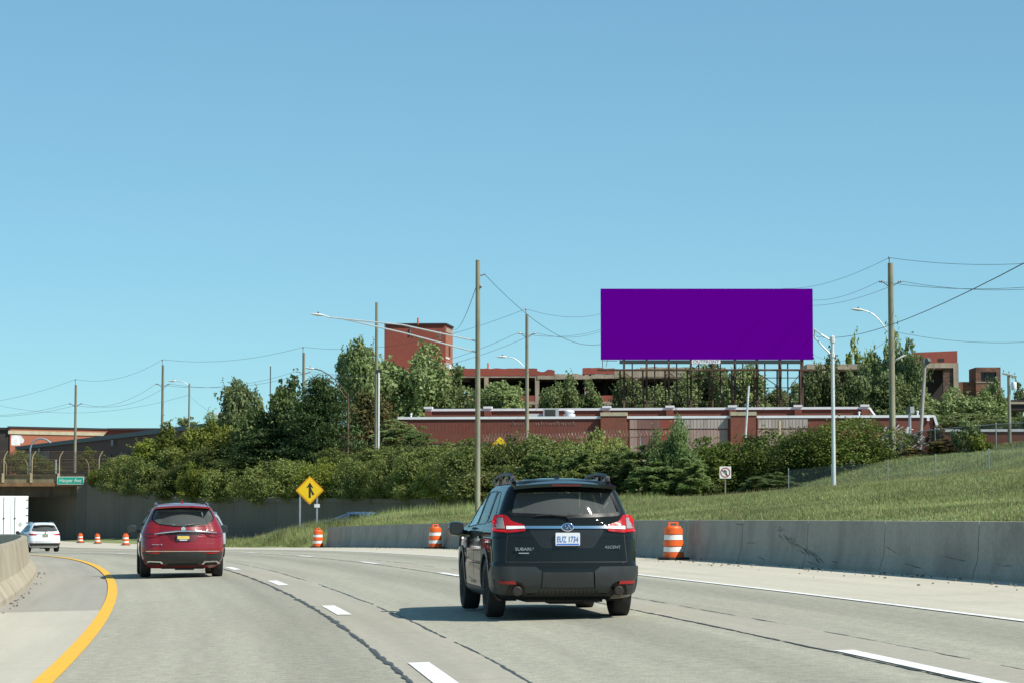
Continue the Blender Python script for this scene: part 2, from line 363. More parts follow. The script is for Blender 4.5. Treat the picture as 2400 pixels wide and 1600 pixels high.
# ---------------------------------------------------------------- barriers
def strip_barrier(name, label, segs, prof, m, ends=None, base_o=0, joint=.035):
    "prof: list of (o,z) closed polygon; segs: list of (s0,s1)"
    p0 = road(segs[0][0], base_o); t = thing(name, label, 'barrier', p0)
    for s0, s1 in segs:
        n = 5; ss = np.linspace(s0+joint/2, s1-joint/2, n); mb = MB(); k = len(prof); vs = []
        for s in ss:
            zb = BANK*min(base_o, 0)+zprof(s)
            for o, z in prof:
                q = road(s, base_o+o); vs.append((q[0], q[1], zb+z))
        fs = [(i*k+j, i*k+(j+1)%k, (i+1)*k+(j+1)%k, (i+1)*k+j) for i in range(n-1) for j in range(k)] + [tuple(range(k)), tuple(range((n-1)*k, n*k))]
        mb.add(vs, fs).build('barrier_panel', m, t)
    return t
barr = strip_barrier('concrete_barrier', 'long grey concrete barrier wall below the grass bank, streaked and scraped', [(s, s+5.6) for s in np.arange(-5.5, 128, 5.6)],
    [(-.02,-.1),(.0,.08),(.09,.35),(.14,1.07),(.36,1.075),(.38,-.1)], concrete)
# scrape marks (tyre rubber) on the wall face
def scrape(s0, z0, s1, z1, w_, n=6, seed=0):
    r = random.Random(seed); mb = MB()
    for k in range(n+1):
        t = k/n; s = s0+(s1-s0)*t; z = z0+(z1-z0)*t+r.uniform(-.01,.01); o = np.interp(z, (.08,.35,1.07), (0,.09,.14))-.004
        w2 = w_*(.3+1.4*r.random())*(1-abs(2*t-1)**3)
        for dz in (-w2/2, w2/2): q = road(s, o); mb.v.append((q[0], q[1], zprof(s)+z+dz))
    mb.f = [(2*i, 2*i+2, 2*i+3, 2*i+1) for i in range(n)]; mb.m = [0]*n
    return mb
mk = MB(); rr = random.Random(5)
for k in range(26):
    a = 58.6-rr.random()*3.4; t = (58.6-a)/3.4; z = .86-.62*t**.8+rr.gauss(0,.05); l = rr.uniform(.25,.9)
    x = scrape(a, z, a-l, z-l*rr.uniform(.12,.3), rr.uniform(.006,.028), seed=k); mk.add(x.v, x.f)
for a, z in ((62.5,.98),(61.3,.5),(50.5,.55),(47,.4),(44,.3),(54,.16),(56,.14),(60,.17),(75,.3),(49,.22)):
    x = scrape(a, z, a-rr.uniform(.4,1.6), z-rr.uniform(-.02,.14), .018, seed=int(a)); mk.add(x.v, x.f)
tag(mk.build('scrape_marks', mat('tyre rubber marks', (.10,.097,.085), .85), barr), kind='stuff')
# faded orange spray paint
for a, s2 in ((66.4,1), (125.2,1.4)):
    x = MB(); n = 8
    for k in range(n+1):
        z = .05+.92*k/n; o = np.interp(z, (.08,.35,1.07), (0,.09,.14))-.003; q1 = road(a+.1*k/n, o); q2 = road(a+.55*s2+.1*k/n, o)
        x.v += [(q1[0],q1[1],zprof(a)+z),(q2[0],q2[1],zprof(a)+z)]
    x.f = [(2*i,2*i+2,2*i+3,2*i+1) for i in range(n)]; x.m = [0]*n
    x.build('faded_paint', mat('faded orange paint', (.33,.22,.17), .85, var=.15, scale=2, dirt=(.30,.28,.25), dscale=2.5, damt=.8), barr)
med = strip_barrier('median_barrier', 'tan concrete median barrier with a sloped foot beside the yellow line', [(s, s+6.1) for s in np.arange(-5, 36, 6.1)]+[(s, s+6.1) for s in np.arange(37.8, 210, 6.1)],
    [(0,-.1),(-.02,.08),(-.20,.33),(-.29,.97),(-.45,.98),(-.54,.33),(-.72,.08),(-.74,-.1)], median_conc, base_o=WM)

# ---------------------------------------------------------------- ground: grass bank and gore, then the street level behind
def tps_fit(P):
    P = np.array(P, float); n = len(P); r = np.hypot(P[:,None,0]-P[None,:,0], P[:,None,1]-P[None,:,1])
    A = np.where(r > 0, r*r*np.log(r+1e-9), 0)+np.eye(n)*2.; Q = np.c_[np.ones(n), P[:,:2]]
    M = np.block([[A, Q], [Q.T, np.zeros((3,3))]]); c = np.linalg.solve(M, np.r_[P[:,2], 0, 0, 0]); return P, c
ctl = [tuple(road(s, .5)[:2])+(.93+float(zprof(s)),) for s in np.arange(-30, 128, 12)]
ctl += [tuple(road(128, 1.5)[:2])+(.55,), tuple(road(134, .8)[:2])+(-.40,), tuple(road(140, 3)[:2])+(-.35,), tuple(road(155, 1)[:2])+(-.9,), tuple(road(175, 1)[:2])+(-1.1,), tuple(road(200, 2)[:2])+(-1.2,), tuple(road(230, 2)[:2])+(-1.25,)]
CREST = [(893,1203,150),(1060,1190,150),(1250,1178,150),(1500,1168,150),(1700,1163,150),(1848,1150,145),(1955,1146,139),(2081,1137,135),(2193,1122,130),(2318,1112,125),(2420,1097,118)]
ctl += [tuple(V(*c)) for c in CREST]
FENCE2 = [(2092,1078,152),(2115,1072,150),(2250,1068,145),(2420,1060,140)]
ctl += [tuple(V(*c)) for c in FENCE2]
ctl += [(-9,165,-.3),(-20,182,-.8),(3,166,.3),(15,163,1.4),(22,158,3.2),(36,120,5.0),(42,100,5.1),(50,60,5.3),(60,10,5.5),(60,-30,5.5),(34,90,4.2),(30,60,3.0),(30,30,3.2)]
TP, TC = tps_fit(ctl)
def terr(x, y):
    x = np.asarray(x, float); y = np.asarray(y, float); shp = x.shape; x = x.ravel(); y = y.ravel(); out = np.empty(len(x))
    for a in range(0, len(x), 20000):
        xs, ys = x[a:a+20000], y[a:a+20000]; r2 = (xs[:,None]-TP[None,:,0])**2+(ys[:,None]-TP[None,:,1])**2
        out[a:a+20000] = (.5*r2*np.log(r2+1e-9))@TC[:len(TP)] + TC[-3]+TC[-2]*xs+TC[-1]*ys
    return out.reshape(shp)
def grass_ground_mat():
    return mat('grass ground', (.19,.225,.08), .95, var=.35, scale=.35, var2=.3, scale2=6, dirt=(.24,.21,.11), dscale=.5, damt=.6)
s_ = np.linspace(-20, 226, 246); o_ = np.concatenate([np.linspace(.3, 6, 14), np.linspace(6.5, 62, 70)]); S, O = np.meshgrid(s_, o_, indexing='ij'); P = road(S, O)
lim = np.interp(S, (120, 135, 150, 200, 226), (62, 48, 30, 12, 8)); O2 = O*lim/62; P = road(S, O2)
Z = terr(P[...,0], P[...,1]); near = np.clip((S-124)/6, 0, 1); base = zprof(S)-.012
zb = np.where(S < 128.6, Z, np.maximum(Z, base)); edge = np.clip((O2-.3)/1.6, 0, 1); zb = np.where(S < 128.6, zb, base+(zb-base)*edge)
P[...,2] = zb; no = len(o_); i = (np.arange(len(s_)-1)[:,None]*no+np.arange(no-1)).ravel()
gb = put('grass_bank', npmesh('grass_bank', P.reshape(-1,3), np.stack([i, i+1, i+no+1, i+no], 1)), grass_ground_mat(), smooth=180); tag(gb, kind='structure')
def gz(x, y):
    s, o = to_so(x, y); s, o = s[0], o[0]; z = float(terr(np.array([x]), np.array([y]))[0])
    if s >= 128.6: b0 = float(zprof(s))-.012; z = b0+(max(z, b0)-b0)*min(max((o-.3)/1.6, 0), 1)
    return z
# street level terrain, front edge on the retaining wall line
WALL = [(-40.5,225),(-31,211),(-22,198),(-13,185),(-4,172),(6,166),(15,163)]
EDGE = WALL + [(24,155),(30,147),(36,128),(44,100),(56,60),(70,10),(80,-40)]
EZ = [4.9,3.0,2.75,2.6,2.45,2.7,3.6,4.9,4.95,5.0,5.1,5.3,5.4,5.4]
STREET = 5.5
def rear_z(x, y):
    "height of the street-level sheet"
    best = 1e9; bz = 0
    for (a, b_, za, zb2) in zip(EDGE[:-1], EDGE[1:], EZ[:-1], EZ[1:]):
        a, b2 = np.array(a), np.array(b_); t = np.clip(np.dot(np.array((x,y))-a, b2-a)/np.dot(b2-a, b2-a), 0, 1); d = np.hypot(*(a+t*(b2-a)-(x,y)))
        if d < best: best = d; bz = za+t*(zb2-za)
    t = min(best/9., 1); t = t*t*(3-2*t); return bz+(STREET-bz)*t
n1 = []; dense = []
for a, b_ in zip(EDGE[:-1], EDGE[1:]):
    k = max(2, int(math.hypot(b_[0]-a[0], b_[1]-a[1])/3)); dense += [(a[0]+(b_[0]-a[0])*j/k, a[1]+(b_[1]-a[1])*j/k) for j in range(k)]
dense.append(EDGE[-1]); rows = []
for q in (0,1,2.5,4.5,7,9.5,14,30,80,300,2500):
    row = []
    for (x, y) in dense:
        tt = (225-y)/265; dx = .55+.45*min(max(tt,0),1); dy = 1-.9*min(max(tt,0),1); X, Y_ = x+dx*q+.02*q, y+dy*q
        row.append((X, Y_, rear_z(X, Y_) if q < 12 else STREET))
    rows.append(row)
mb = MB(); n = len(dense); mb.v = [p for r in rows for p in r]; mb.f = [(i*n+j, i*n+j+1, (i+1)*n+j+1, (i+1)*n+j) for i in range(len(rows)-1) for j in range(n-1)]; mb.m = [0]*len(mb.f)
tag(mb.build('street_ground', mat('street verge', (.15,.14,.085), .95, var=.3, scale=.2, dirt=(.22,.20,.16), dscale=.15, damt=.8)), kind='structure')
mb = MB(); e0 = rows[-1][0]
mb.add([(-40.6,247,STREET),(-2500,247,STREET),(-2500,2800,STREET),(1400,2800,STREET),(e0[0],e0[1],STREET),(-28.2,247.5,STREET)], [(0,1,2,3,4,5)])
tag(mb.build('street_ground', MATS['street verge']), kind='structure')
tag(MB().add([(-400,-60,-2.9),(90,-60,-2.9),(90,250,-2.9),(-400,250,-2.9)], [(0,1,2,3)]).build('ground', MATS['street verge']), kind='structure')

# retaining wall with panels
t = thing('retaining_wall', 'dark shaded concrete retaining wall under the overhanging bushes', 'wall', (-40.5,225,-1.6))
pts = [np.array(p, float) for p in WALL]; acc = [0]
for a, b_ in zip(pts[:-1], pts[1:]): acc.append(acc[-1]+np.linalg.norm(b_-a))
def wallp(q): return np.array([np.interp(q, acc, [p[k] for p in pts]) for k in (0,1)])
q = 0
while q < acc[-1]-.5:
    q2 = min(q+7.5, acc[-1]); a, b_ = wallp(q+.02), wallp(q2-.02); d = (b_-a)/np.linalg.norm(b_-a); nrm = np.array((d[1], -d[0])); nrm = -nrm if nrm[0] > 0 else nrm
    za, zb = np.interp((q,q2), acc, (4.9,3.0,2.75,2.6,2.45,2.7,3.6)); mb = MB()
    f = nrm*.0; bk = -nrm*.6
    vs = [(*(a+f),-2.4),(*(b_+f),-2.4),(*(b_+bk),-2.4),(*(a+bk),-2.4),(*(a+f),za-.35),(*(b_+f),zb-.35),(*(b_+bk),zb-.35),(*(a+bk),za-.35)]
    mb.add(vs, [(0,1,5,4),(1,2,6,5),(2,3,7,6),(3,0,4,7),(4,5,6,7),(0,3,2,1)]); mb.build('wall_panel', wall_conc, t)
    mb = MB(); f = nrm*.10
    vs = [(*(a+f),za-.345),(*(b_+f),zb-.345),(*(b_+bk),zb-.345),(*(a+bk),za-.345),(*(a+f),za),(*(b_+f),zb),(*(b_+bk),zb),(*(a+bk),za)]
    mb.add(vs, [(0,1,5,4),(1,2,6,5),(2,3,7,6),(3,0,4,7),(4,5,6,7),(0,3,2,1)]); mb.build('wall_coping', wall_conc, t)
    q = q2
# ---------------------------------------------------------------- overpass
bridge_conc = mat('bridge concrete', (.20,.165,.10), .9, var=.2, scale=.6, streak=.3, dirt=(.08,.06,.04), dscale=.5)
girder_m = mat('weathered girder', (.07,.052,.03), .8, .1, var=.4, scale=.5, streak=.4, dirt=(.13,.09,.045), dscale=.4)
tanpost = mat('tan concrete post', (.42,.33,.20), .85, var=.15, scale=1)
br = thing('road_overpass', 'low overpass with brown girders and tan parapet posts over the highway', 'bridge', (-40.5,225,5))
MB().add([(-90,225.35,4.15),(-40.6,225.35,4.15),(-28.3,247.4,4.15),(-90,247.4,4.15),(-90,225.35,5.05),(-40.6,225.35,5.05),(-28.3,247.4,5.05),(-90,247.4,5.05)],
         [(3,2,1,0),(4,5,6,7),(0,1,5,4),(1,2,6,5),(2,3,7,6),(3,0,4,7)]).build('deck', girder_m, br)
for k, y in enumerate((225.6,229,233,237,241,245)):
    MB().box((-90,y,3.05),(-40.7,y+.35,4.14)).box((-90,y-.12,3.05),(-40.7,y+.47,3.13)).build('girder', girder_m, br)
MB().box((-90,225.0,4.05),(-40.7,225.34,4.42)).build('deck_edge', mat('rusty deck edge', (.19,.11,.05), .85, var=.3, scale=1.2, streak=.2), br)
MB().box((-90,225.16,4.42),(-40.7,225.36,5.02)).build('parapet', bridge_conc, br)
MB().box((-90,225.02,5.02),(-40.7,225.5,5.20)).build('parapet_cap', girder_m, br)
abp = []
for k in range(24):
    s = 231+k*4.2; q = road(s, 7.6); abp.append((q[0], q[1]))
abp[0] = (-40.5, 225.0)
vs = [(x,y,-2.6) for x,y in abp]+[(x,y,5.4) for x,y in abp]; n = len(abp)
MB().add(vs, [(i,i+1,n+i+1,n+i) for i in range(n-1)]).build('abutment', wall_conc, br)
MB().box((-41.4,224.93,-2.2),(-40.45,225.34,5.0)).build('abutment_pier', wall_conc, br)
fence_rail = mat('rusty brown fence steel', (.16,.10,.055), .8, .2, var=.2, scale=1)
fp_t = thing('bridge_fence', 'rusty bridge fence with posts curving over the overpass at the top', 'fence', (-40.5,225.2,5.2))
def curved_post(x, y, z0, dirx, m, par, h=2.2, r=.05):
    pts = [(x,y,z0),(x,y,z0+h*.62),(x+.04*dirx,y,z0+h*.74),(x+.16*dirx,y,z0+h*.86),(x+.36*dirx,y,z0+h)]
    return MB().tube(pts, r, 6).build('fence_post', m, par)
for u in (9,75,139,232):
    p = V(u,1110,225.3); MB().box((p.x-.12,224.94,4.4),(p.x+.12,225.0,5.3)).build('parapet_post', tanpost, br)
    curved_post(p.x, 225.25, 5.2, 1, tanpost, fp_t)
for u in (-60,): 
    p = V(u,1110,225.3); curved_post(p.x, 225.25, 5.2, 1, tanpost, fp_t)
for z in (5.9,6.6,7.35): MB().tube([(-60,225.27,z),(-39,225.27,z)], .02, 5).build('fence_rail', fence_rail, fp_t)
veil_b = veil_mat('bridge chain link', (.07,.05,.035), .20)
MB().add([(-60,225.29,5.2),(-39,225.29,5.2),(-39,225.29,7.3),(-60,225.29,7.3)], [(0,1,2,3)]).build('chain_link', veil_b, fp_t)
fb = thing('bridge_fence', 'rear fence of the overpass with posts curving the other way', 'fence', (-45,246.5,5.3))
for u in (15,65,208): p = V(u,1110,246.5); curved_post(p.x, 246.5, 5.06, -1, tanpost, fb, 2.1)
for z in (6.0,6.8): MB().tube([(-58,246.52,z),(-38,246.52,z)], .02, 5).build('fence_rail', fence_rail, fb)
# green street sign on the bridge
a, b_ = V(134,1134,224.88), V(197,1116,224.88)
gs = thing('street_sign', 'green street name sign hung on the overpass girder', 'sign', ((a.x+b_.x)/2,224.86,(a.z+b_.z)/2))
wd, hh = (b_.x-a.x)/2, .37
def rrect(w_, h_, r, n=5):
    return [(sx*(w_-r)+r*math.cos(q), sz*(h_-r)+r*math.sin(q)) for sx,sz,q0 in ((1,1,0),(-1,1,math.pi/2),(-1,-1,math.pi),(1,-1,1.5*math.pi)) for q in [q0+math.pi/2*k/n for k in range(n+1)]]
MB().prism(rrect(wd,hh,.12), -.02, .02).build('border', sign_white, gs, local=True)
MB().prism(rrect(wd-.05,hh-.05,.09), -.032, -.021).build('panel', sign_green, gs, local=True)
text_part('Harper Ave', .5, sign_white, gs, (-.02,-.04,.0), width=wd*1.62)
for sx in (-.7,.7): MB().box((sx-.05,.021,-.2),(sx+.05,.16,.55)).build('bracket', girder_m, gs, local=True)

# ---------------------------------------------------------------- brick warehouse with white copings
siding = brick_mat('ribbed brown siding', (.200,.058,.037), (.175,.05,.033), (.12,.04,.03), damt=.35, dscale=.2, dirt=(.20,.09,.07), blen=.28)
brick_dk = brick_mat('brown brick', (.24,.068,.036), (.19,.053,.034), (.18,.10,.07), damt=.3, dscale=.4)
brick_rd = brick_mat('red brick', (.33,.066,.038), (.27,.05,.032), (.22,.10,.075), damt=.4, dscale=.1)
capstone = mat('tan capstone', (.45,.40,.27), .85, var=.15, scale=1.5)
pinkpatch = mat('pinkish painted cladding', (.36,.25,.21), .85, var=.08, scale=.6, streak=.2)
greypatch = mat('grey painted cladding', (.40,.35,.31), .85, var=.08, scale=.6, streak=.25)
brownpatch = mat('mauve painted cladding', (.20,.10,.085), .85, var=.12, scale=.8, streak=.15)
redpatch = mat('red painted cladding', (.26,.06,.04), .85, var=.1, scale=.8)
ZR = 10.1
FL, FR = V(934,977,212), V(2188,972.5,207.8); FL.z = FR.z = 0
wh = thing('brick_warehouse', 'low brown warehouse with white coping and blind painted window bays', 'warehouse', (FL.x, FL.y, STREET))
fdir = (FR-FL).normalized(); fn = Vector((fdir.y,-fdir.x,0))
def FP(u, z, off=0):
    "point on the warehouse front at photo column u"
    k = (u-1200)/FPX; t = (k*FL.y*1.0-FL.x)/(fdir.x-k*fdir.y)
    for _ in range(3):
        p = FL+fdir*t; dd = p.y*math.cos(PITCH)+(z-ZC)*math.sin(PITCH); t += ((u-1200)/FPX*dd-p.x)/fdir.x
    p = FL+fdir*t+fn*off; p.z = z; return p
def facade_box(u0, u1, z0, z1, off0, off1, name, m, par):
    a, b_ = FP(u0,z0), FP(u1,z0); vs = []
    for z in (z0,z1):
        for p, o in ((a,off1),(b_,off1),(b_,off0),(a,off0)): q = p+fn*o; vs.append((q.x,q.y,z))
    return MB().add(vs, [(3,2,1,0),(4,5,6,7),(0,1,5,4),(1,2,6,5),(2,3,7,6),(3,0,4,7)]).build(name, m, par)
facade_box(934,1409,5.3,ZR-.22,-12,0,'wall',siding,wh); facade_box(1469,1713,5.3,ZR-.22,-12,0,'wall',brick_dk,wh); facade_box(1772,2188,5.3,ZR-.22,-12,0,'wall',siding,wh)
facade_box(932,1408.5,ZR-.22,ZR,-.35,.12,'coping',coping_w,wh); facade_box(1470,1712,ZR-.22,ZR,-.35,.12,'coping',coping_w,wh); facade_box(1774,2190,ZR-.22,ZR,-.35,.12,'coping',coping_w,wh)
facade_box(934,2188,ZR-.6,ZR-.5,-11.5,-.4,'roof',mat('roof felt',(.12,.11,.10),.9,var=.2,scale=.5),wh)
for u0,u1 in ((1409,1469),(1713,1772)):
    facade_box(u0,u1,5.3,ZR+.0,-.6,.55,'pilaster',brick_dk,wh); facade_box(u0-1,u1+1,ZR+.0,ZR+.32,-.62,.62,'capstone',capstone,wh)
bays = [(1476,1493,pinkpatch),(1493.4,1548,brownpatch),(1548.4,1580,redpatch),(1580.4,1706,greypatch),(1776,1893,greypatch)]
zm = ZR-1.18
for u0,u1,m in bays:
    facade_box(u0,u1,zm+.06,ZR-.30,.01,.07,'blind_window',m,wh); facade_box(u0,u1,6.2,zm-.06,.01,.07,'blind_window',pinkpatch if m is greypatch else m,wh)
facade_box(2016,2034,zm+.06,ZR-.30,.01,.07,'blind_window',pinkpatch,wh)
# vertical ribs of the cladding on the painted bays
for u0,u1 in ((1600,1706),(1776,1893)):
    for k in range(int((u1-u0)/8)): facade_box(u0+k*8+2,u0+k*8+3,6.3,ZR-.31,.071,.085,'rib',pinkpatch,wh)
for u0,u1 in ((1409,934),):
    for k in range(58): facade_box(936+k*8.2,937+k*8.2,zm-.3,ZR-.24,.001,.010,'rib',siding,wh)
facade_box(990,1409,7.45,7.72,.005,.03,'dark_band',mat('dark facade band',(.03,.02,.018),.9),wh)  # near-black strip across the wall front
ghost = mat('ghost lettering', (.23,.12,.10), .9, var=.3, scale=3)
rr = random.Random(8)
for u0,u1 in ((1196,1237),(1255,1300),(1300,1330),(1332,1350)):      # worn, unreadable traces of painted letters
    u = u0
    while u < u1-3:
        wv = rr.uniform(1.5,4); facade_box(u,u+wv,9.26+rr.uniform(0,.1),9.26+rr.uniform(.25,.42),.031,.034,'letter_trace',ghost,wh); u += wv+rr.uniform(1.5,4)
# lower wing at the right, with the sloping parapet return
lw = thing('warehouse_wing', 'lower brown brick wing with white coping beside the warehouse', 'building', tuple(FP(2200,5.3)))
facade_box(2203,2760,5.3,8.62,-10,0,'wall',brick_dk,lw); facade_box(2199,2762,8.62,8.84,-.35,.12,'coping',coping_w,lw)
facade_box(2203,2760,6.62,6.95,.005,.04,'painted_band',mat('orange band',(.42,.20,.06),.8,var=.2,scale=.7),lw)
a = FP(2188,ZR,.05); e2 = FP(2199,8.84,.05)
MB().bar(a+Vector((.05,0,-.1)), e2, .3, .22).build('sloping_coping', coping_w, lw)
MB().add([FP(2188.5,5.3),FP(2203,5.3),FP(2199,8.7),FP(2188.5,9.85),FP(2188.5,5.3,-8),FP(2203,5.3,-8),FP(2199,8.7,-8),FP(2188.5,9.85,-8)], [(0,1,2,3),(7,6,5,4),(0,3,7,4),(1,2,6,5),(3,2,6,7)]).build('wall', mat('dark wall return',(.09,.055,.04),.9,var=.2,scale=.5), lw)
facade_box(2172,2178,ZR-.52,ZR-.24,.05,.3,'vent_hood',coping_w,wh)
# set-back upper storey
UL, UR = V(999,962,224), V(2036,955,219.5); ZU = 11.35
us = thing('upper_storey', 'set back upper brick storey with white coping and square parapet blocks', 'building', (UL.x,UL.y,ZR-.5))
def UPt(t, z, off=0):
    p = UL+(UR-UL)*t; p.z = 0; d = (UR-UL); nn = Vector((d.y,-d.x,0)).normalized(); q = p+nn*off; return Vector((q.x,q.y,z))
def ubox(t0,t1,z0,z1,o0,o1,name,m):
    vs = [UPt(t,z,o) for z in (z0,z1) for t,o in ((t0,o1),(t1,o1),(t1,o0),(t0,o0))]
    MB().add(vs, [(3,2,1,0),(4,5,6,7),(0,1,5,4),(1,2,6,5),(2,3,7,6),(3,0,4,7)]).build(name, m, us)
ubox(0,1,ZR-.6,ZU-.2,-9,0,'wall',brick_dk); ubox(-.002,1.002,ZU-.2,ZU+.02,-.35,.14,'coping',coping_w)
for u in (1003,1145,1426,1574,1720,1872,2026):
    t0 = (u-9-999)/1037; ubox(t0,t0+.0195,ZU+.02,ZU+.22,-.4,.32,'parapet_block',coping_w); ubox(t0+.002,t0+.018,ZR-.6,ZU-.2,.0,.28,'pier',brick_dk)
p = UPt(1,ZU-.1); MB().bar(p, p+Vector((.75,.4,-.95)), .3, .18).build('sloping_coping', coping_w, us); MB().box((p.x+.7,p.y+.2,ZU-1.3),(p.x+1.25,p.y+.9,ZU-.85)).build('parapet_block', coping_w, us)
# roof plant
def on_front(u, v, off): p = FP(u, ZR, off); return p
p = FP(1272, ZR-.5, -2.5); ac = thing('rooftop_unit', 'boxy grey air conditioning unit with dark grille on the warehouse roof', 'air conditioner', (p.x,p.y,ZR-.5))
mg = mat('grey sheet metal', (.45,.46,.46), .5, .3, var=.1, scale=1); dg = mat('dark grille', (.03,.035,.035), .7)
MB().box((-.15,-.9,.0),(1.25,.9,1.28)).build('case', mg, ac, local=True); MB().box((0,-.935,.25),(.95,-.90,1.18)).build('grille', dg, ac, local=True); MB().box((-1.6,-.3,0),(-.16,.6,.85)).build('duct', mat('stained white metal',(.55,.55,.54),.6,var=.3,scale=2,dirt=(.1,.1,.1),dscale=2), ac, local=True)
p = FP(1331, ZR-.5, -2.2); vt = thing('roof_ventilator', 'round white mushroom ventilator on the warehouse roof', 'ventilator', (p.x,p.y,ZR-.5))
MB().lathe([(.33,0),(.33,.55),(.52,.56),(.52,.8),(.36,.82),(.36,.95),(.46,.96),(.42,1.1),(.2,1.18),(0,1.2)],n=20).build('hood', coping_w, vt, 35, True)
for u, h in ((963,.25),(2151,.3),(2014,.25)):
    p = FP(u, ZR, -.15); tag(MB().tube([(p.x,p.y,ZR+.0),(p.x,p.y,ZR+h)],.07,8).lathe([(.11,h-.06),(.11,h+.06),(0,h+.1)],n=10,at=(p.x,p.y,ZR)).build('vent_pipe', coping_w, None, 35), {963:'white vent pipe on the coping near the left warehouse corner',2151:'white vent pipe beside the leaning floodlight pole',2014:'white vent pipe above the round bush'}[u], 'pipe', 'vent pipes on the warehouse')

# ---------------------------------------------------------------- abandoned concrete frame factory
frame_c = mat('factory concrete', (.33,.27,.20), .9, var=.2, scale=.3, streak=.25, dirt=(.16,.12,.09), dscale=.25)
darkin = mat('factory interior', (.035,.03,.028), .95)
DF = 330
def fx(u, d=DF): return V(u, 800, d).x
def fz(v, d=DF): return V(1200, v, d).z
fac = thing('factory_ruin', 'long derelict concrete frame factory with brick bands and gaping window bays', 'factory', (fx(1400),DF,STREET))
def fbox(u0,u1,v0,v1,d0,d1,name,m,par=None,rag=0):
    return MB().box((fx(u0),d0,fz(v1)),(fx(u1),d1,fz(v0))).build(name, m, par or fac)
cols = [1040,1140,1259,1375,1490,1600,1700]
for k,u in enumerate(cols): fbox(u-5,u+5,872,1090,DF-.25,DF+.3,'column',frame_c)
def ragged(u0,u1,v0,v1,amp,name,m,seed,dd=.3,off=0):
    r = random.Random(seed); n = max(4,int((u1-u0)/7)); top = [(fx(u0+(u1-u0)*k/n), fz(v0+(r.uniform(-amp,amp) if 0<k<n else 0))) for k in range(n+1)]
    bot = [(fx(u1-(u1-u0)*k/n), fz(v1+(r.uniform(-amp*.4,amp*.4) if 0<k<n else 0))) for k in range(n+1)]
    return MB().prism(top+bot, DF-dd-off, DF+dd).build(name, m, fac)
ragged(1020,1259,863,880,.8,'parapet',brick_rd,1); ragged(1259,1300,868,880,3,'parapet',brick_rd,2); ragged(1300,1365,876,882,1.5,'parapet',frame_c,3); ragged(1365,1440,862,876,1.2,'parapet',brick_rd,4)
ragged(1440,1500,864,884,1.5,'parapet',frame_c,5); ragged(1500,1700,860,882,1.5,'parapet',frame_c,6)
ragged(1259,1385,880,888,1,'roof_beam',frame_c,7,.35); ragged(1020,1259,880,884,.5,'roof_beam',frame_c,8,.26); ragged(1385,1700,877,886,1,'roof_beam',frame_c,9,.26)
for u0,u1 in zip(cols[:-1],cols[1:]):
    fbox(u0+5.2,u1-5.2,926,940,DF-.2,DF+.25,'spandrel',brick_rd); fbox(u0+5.2,u1-5.2,940,947,DF-.27,DF+.28,'floor_beam',frame_c)
    fbox(u0+5.2,u1-5.2,1000,1014,DF-.2,DF+.25,'spandrel',brick_rd)
MB().box((fx(1020),DF+.4,fz(945)),(fx(1700),DF+16,fz(940))).build('floor_slab', frame_c, fac)
MB().box((fx(1020),DF+.4,fz(880)),(fx(1700),DF+16,fz(876))).build('roof_slab', frame_c, fac)
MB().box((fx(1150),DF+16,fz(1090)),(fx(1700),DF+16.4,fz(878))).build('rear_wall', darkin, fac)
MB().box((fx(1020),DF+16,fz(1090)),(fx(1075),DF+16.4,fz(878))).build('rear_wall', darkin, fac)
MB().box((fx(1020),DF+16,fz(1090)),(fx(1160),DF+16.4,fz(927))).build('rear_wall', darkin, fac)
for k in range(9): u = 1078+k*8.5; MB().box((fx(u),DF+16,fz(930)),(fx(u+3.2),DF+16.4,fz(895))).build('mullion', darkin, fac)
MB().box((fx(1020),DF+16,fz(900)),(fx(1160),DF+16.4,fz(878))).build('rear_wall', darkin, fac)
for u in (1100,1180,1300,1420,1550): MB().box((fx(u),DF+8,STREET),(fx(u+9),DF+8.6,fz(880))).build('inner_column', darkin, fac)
MB().tube([(fx(1144),DF,fz(866)),(fx(1144),DF,fz(850))],.12,6).build('roof_stub', mat('orange roof stub',(.5,.12,.05),.7), fac)
# right hand part of the factory
r2 = thing('factory_ruin', 'factory section with red brick penthouse on a concrete frame behind the trees', 'factory', (fx(2150),DF,STREET))
def rb(u0,u1,v0,v1,d0,d1,name,m): MB().box((fx(u0),d0,fz(v1)),(fx(u1),d1,fz(v0))).build(name,m,r2)
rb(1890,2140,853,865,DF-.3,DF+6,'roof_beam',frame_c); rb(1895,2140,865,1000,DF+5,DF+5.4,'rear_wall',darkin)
for u in (1930,2020,2100): rb(u-5,u+5,865,1000,DF-.2,DF+.3,'column',frame_c)
MB().prism([(fx(2142),fz(850)),(fx(2242),fz(850)),(fx(2242),fz(822)),(fx(2142),fz(826))], DF-.4, DF+7).build('penthouse_wall', brick_rd, r2)
rb(2142,2244,850.5,862,DF-.5,DF+7,'beam',frame_c); rb(2232,2244,862,1000,DF-.5,DF+.5,'column',frame_c); rb(2209,2231,862.5,1000,DF-.2,DF+.4,'brick_infill',brick_mat('mottled brick',(.20,.09,.045),(.06,.045,.04),(.15,.12,.09),damt=.6,dscale=1.5,blen=.5))
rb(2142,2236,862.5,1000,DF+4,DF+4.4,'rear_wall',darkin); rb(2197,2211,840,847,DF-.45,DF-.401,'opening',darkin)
r3 = thing('brick_stair_tower', 'small mottled brown brick block with a dark window beyond the trees', 'building', (fx(2315),DF,STREET))
mott = brick_mat('burnt brick',(.24,.10,.05),(.10,.055,.04),(.14,.10,.08),damt=.65,dscale=.7,blen=.5)
for u0,u1,v0,v1 in ((2286,2298,860,1000),(2334,2344,860,1000),(2298,2334,860,871),(2298,2334,893,1000)): MB().box((fx(u0),DF,fz(v1)),(fx(u1),DF+5,fz(v0))).build('wall', mott, r3)
